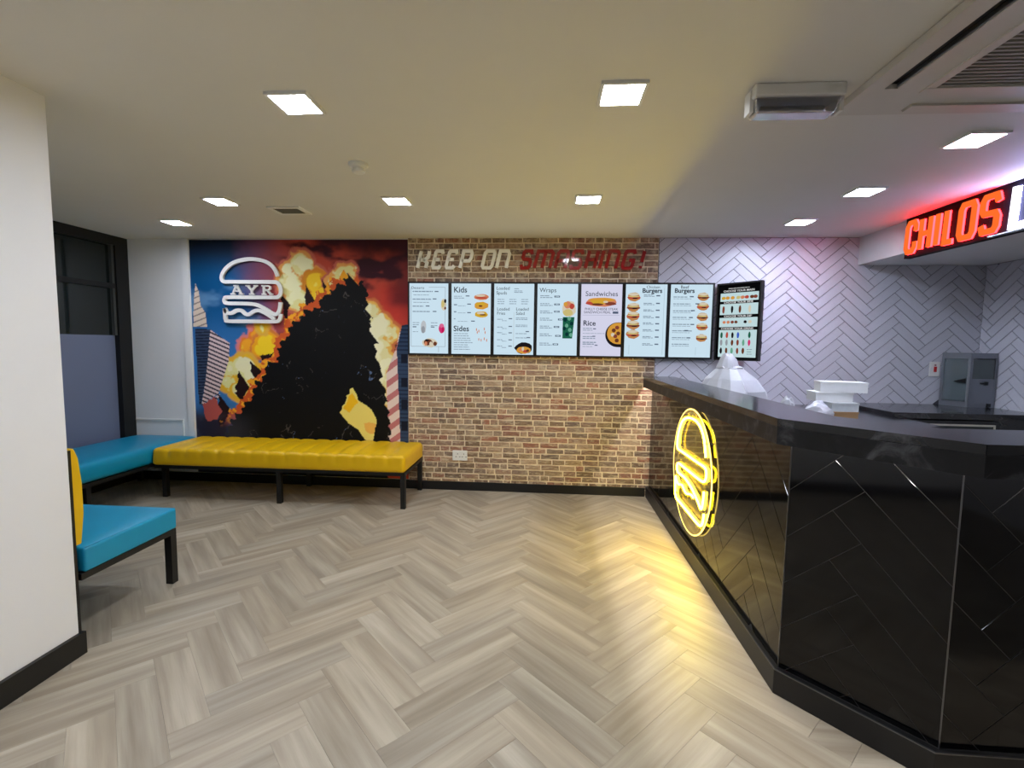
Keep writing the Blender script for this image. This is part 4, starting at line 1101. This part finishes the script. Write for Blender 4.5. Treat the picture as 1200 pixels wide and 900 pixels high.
bkp = [(1.948, .46), (1.985, .46), (2.004, .60), (2.004, .74), (1.992, .86), (1.975, .905), (1.958, .912), (1.948, .9)]
mb = MB(); n = len(bkp); mb.add([(-3.36, y, z) for y, z in bkp] + [(-2.118, y, z) for y, z in bkp], [tuple(range(n)), tuple(range(2 * n - 1, n - 1, -1))] + [(i, n + i, n + (i + 1) % n, (i + 1) % n) for i in range(n)])
props(obj('backrest', mb, YEL, bt, bevel=.006), 'padded yellow backrest')
props(obj('back_board', bx((-3.36, 1.90, 0), (-2.105, 1.946, .905)), BLACKP, bt), 'black board behind the backrest')

# ------------------------------------------------------------------ sockets and switch
so = thing('wall_socket', (-.808, W - .012, .29), 'white double plug socket low on the brick wall', 'socket')
obj('plate', bx((-.879, W - .026, .292), (-.737, W - .008, .388)), PLASTIC_W, so, bevel=.004)
for x in (-.85, -.79):
    mb = MB()
    for a in ((.018, .052, .006, .012), (.0, .026, .012, .006), (.036, .026, .012, .006)): mb.box((x + a[0], W - .0275, .30 + a[1]), (x + a[0] + a[2], W - .0255, .30 + a[1] + a[3]))
    obj('pin_holes', mb, DARK, so)
    obj('rocker', bx((x + .016, W - .029, .362), (x + .034, W - .0255, .378)), PLASTIC_W, so)
rs = thing('isolator_switch', (3.4, W - .02, 1.176), 'white switch plate with red rocker beside the steel cabinet', 'switch')
obj('plate', bx((3.356, W - .027, 1.176), (3.441, W - .012, 1.304)), PLASTIC_W, rs, bevel=.004)
obj('rocker', bx((3.388, W - .032, 1.215), (3.409, W - .026, 1.262)), mat('red_rocker', (190, 34, 36), .4), rs)
obj('indicator', bx((3.391, W - .029, 1.27), (3.405, W - .026, 1.28)), mat('dark_red_indicator', (120, 30, 30), .3), rs)

# ------------------------------------------------------------------ steel cabinet on the kitchen worktop
sc = thing('warming_cabinet', (3.58, 4.35, .93), 'grey steel glass-doored cabinet in the tiled corner', 'cabinet')
CA, CB, CC, CD = (3.448, 4.436), (3.533, 4.252), (3.742, 4.252), (3.742, 4.436)
z0, z1 = .93, 1.385
SH = mat('grey_steel_sheet', (138, 142, 148), .38, .75, var=.06, scale=20)
bodyb = MB().prism([CA, CB, CC, CD], z0, z0 + .02).prism([CA, CB, CC, CD], z1 - .03, z1)
bodyb.prism([(3.46, 4.43), (3.742, 4.43), (3.742, 4.436), (3.45, 4.436)], z0 + .02, z1 - .03)
bodyb.prism([(3.736, 4.252), (3.742, 4.252), (3.742, 4.43), (3.736, 4.43)], z0 + .02, z1 - .03)
bodyb.prism([(3.522, 4.262), (3.533, 4.252), (3.552, 4.252), (3.545, 4.27)], z0 + .02, z1 - .03)
obj('body', bodyb, SH, sc)
GL2 = mat('grey_cabinet_glass', (168, 186, 190), .06, ior=1.45, var=0, trans=.7)
def facequad(a, b, s0, s1, za, zb_, d0, d1):
    a, b = Vector(a), Vector(b); d = (b - a); L = d.length; d.normalize(); n = Vector((d.y, -d.x)); mb = MB()
    q = [a + d * s0 + n * d0, a + d * s1 + n * d0, a + d * s1 + n * d1, a + d * s0 + n * d1]
    return mb.prism([tuple(v) for v in q], za, zb_)
LA = math.dist(CA, CB); LB = math.dist(CB, CC)
def rim(a, b, L, za, zb_, tt):
    mb = MB()
    for s0, s1, p, q in ((0, tt, za, zb_), (L - tt, L, za, zb_), (tt, L - tt, za, za + tt * 1.4), (tt, L - tt, zb_ - tt, zb_)):
        f = facequad(a, b, s0, s1, p, q, -.012, .002); mb.add(f.v, f.f)
    return mb
door = obj('glass_door', facequad(CA, CB, .018, LA - .018, z0 + .05, z1 - .05, -.010, -.006), GL2, sc)
obj('door_rim', rim(CA, CB, LA, z0 + .02, z1 - .03, .018), SH, door)
hd = MB(); a = Vector(CA); d = (Vector(CB) - a).normalized(); nn = Vector((d.y, -d.x))
tri = [(a + d * .10 + nn * .004, 1.145), (a + d * .185 + nn * .004, 1.135), (a + d * .185 + nn * .004, 1.175)]
hd.add([(p.x, p.y, z) for p, z in tri] + [(p.x + nn.x * .012, p.y + nn.y * .012, z) for p, z in tri], [(0, 2, 1), (3, 4, 5), (0, 1, 4, 3), (1, 2, 5, 4), (2, 0, 3, 5)])
obj('door_handle', hd, DARK, door)
win2 = obj('upper_glass', facequad(CB, CC, .018, LB - .018, 1.17, z1 - .05, -.010, -.006), mat('dark_cabinet_glass', (84, 96, 96), .08, var=0., trans=.3), sc)
obj('window_rim', rim(CB, CC, LB, z0 + .02, z1 - .03, .014), SH, sc)
pan2 = obj('lower_panel', facequad(CB, CC, .014, LB - .014, z0 + .03, 1.17, -.010, .0), SH, sc)
obj('latch', facequad(CB, CC, .085, .135, 1.128, 1.140, .0, .014), DARK, pan2)
obj('latch_knob', facequad(CB, CC, .118, .137, 1.120, 1.148, .0, .016), DARK, pan2)
obj('foot_box', facequad(CB, CC, .15, .175, .935, .965, .0, .012), DARK, sc)

# ------------------------------------------------------------------ boxes, wrap and draped bag behind the counter
CARD_W = mat('white_carton', (232, 234, 232), .6, var=.03); CARD_B = mat('brown_carton', (176, 140, 98), .8, var=.08); TRAY = mat('milky_plastic_tray', (206, 212, 212), .3, var=.1, scale=60)
def rbox(name, c, sz, ang, z0, m, label, lidm=None):
    hx, hy = sz[0] / 2, sz[1] / 2; ca_, sa_ = math.cos(ang), math.sin(ang)
    P = lambda x, y: (c[0] + x * ca_ - y * sa_, c[1] + x * sa_ + y * ca_)
    t = thing(name, (c[0], c[1], z0), label, 'box', 'boxes stacked behind the counter')
    obj('body', MB().prism([P(-hx, -hy), P(hx, -hy), P(hx, hy), P(-hx, hy)], z0, z0 + sz[2] - .012), m, t)
    e = .003
    obj('lid', MB().prism([P(-hx - e, -hy - e), P(hx + e, -hy - e), P(hx + e, hy + e), P(-hx - e, hy + e)], z0 + sz[2] - .012, z0 + sz[2]), lidm or m, t)
    return t
rbox('cardboard_box', (2.105, 3.60), (.17, .22, .062), .0, .901, CARD_B, 'brown cardboard box, lowest of the stack behind the counter')
rbox('plastic_tray', (2.10, 3.60), (.18, .22, .062), .0, .964, TRAY, 'milky white ribbed tray on the brown cardboard box')
rbox('white_carton', (2.06, 3.62), (.24, .16, .068), -.12, 1.027, CARD_W, 'white carton in the middle of the stack, below the top one')
rbox('white_carton', (2.12, 3.60), (.29, .15, .074), -.22, 1.096, CARD_W, 'white carton topmost on the stack behind the counter')
FILM = mat('thin_white_plastic_film', (206, 208, 214), .3, var=.06, bump=.5, bscale=18, trans=.12)
def crumple(name, c, rx, ry, hgt, label, seed):
    """Loose wad of film: sharp random folds, flat facets."""
    bm = bmesh.new(); bmesh.ops.create_icosphere(bm, subdivisions=3, radius=1.0)
    rr = random.Random(seed); ax = [(Vector((rr.uniform(-1, 1), rr.uniform(-1, 1), rr.uniform(-1, 1))) * rr.uniform(2, 6), rr.uniform(0, 6.28), rr.uniform(.06, .2)) for _ in range(9)]
    for v in bm.verts:
        p = v.co.copy(); k = 1 + sum(a * (abs(math.sin(p.dot(d) + f)) - .6) for d, f, a in ax) * .8 + rr.uniform(-.06, .06)
        v.co = Vector((c[0] + p.x * rx * k, c[1] + p.y * ry * k, c[2] + max(0, (p.z * k + .35) * hgt / 1.35)))
    mb = MB(); bm.verts.index_update(); mb.add([v.co[:] for v in bm.verts], [[v.index for v in f.verts] for f in bm.faces]); bm.free()
    return props(obj(name, mb, FILM), label, 'plastic wrap')
crumple('crumpled_wrap', (1.865, 3.40, .901), .095, .055, .13, 'crumpled clear plastic wrap beside the stacked boxes', 3)
crumple('crumpled_wrap', (1.68, 3.44, .901), .05, .04, .165, 'small white scrap of plastic wrap left of the larger wrap', 5)
# draped bag: narrow flat crown with a fold, straight sheet sides widening downwards
mb = MB(); rr = random.Random(11); cx, cy0 = 1.365, 3.70
prof = [(.901, .235), (1.0, .232), (1.08, .222), (1.17, .168), (1.24, .092), (1.252, .094), (1.262, .078), (1.31, .058), (1.345, .038), (1.357, .020)]
n = 18; vs = []
fold = [rr.uniform(.86, 1.14) for _ in range(n)]
for i, (z, r) in enumerate(prof):
    for j in range(n):
        q = 2 * math.pi * (j + .3 * math.sin(j * 2.4)) / n
        f = (1 + (fold[j] - 1) * (1 if i < 4 else .5)) * (1 + rr.uniform(-.025, .025))
        xx = cx + r * f * math.cos(q) * (1.12 if math.cos(q) > 0 else .92) - .012 * (i > 5)
        vs.append((max(1.172, xx), cy0 + r * f * .8 * math.sin(q), z + (rr.uniform(-.008, .008) if i > 0 else 0)))
mb.add(vs, [(i * n + j, i * n + (j + 1) % n, (i + 1) * n + (j + 1) % n, (i + 1) * n + j) for i in range(len(prof) - 1) for j in range(n)] + [tuple((len(prof) - 1) * n + j for j in range(n)), tuple(range(n - 1, -1, -1))])
props(obj('draped_bag', mb, FILM), 'white plastic bag draped like a tent behind the counter', 'bag')
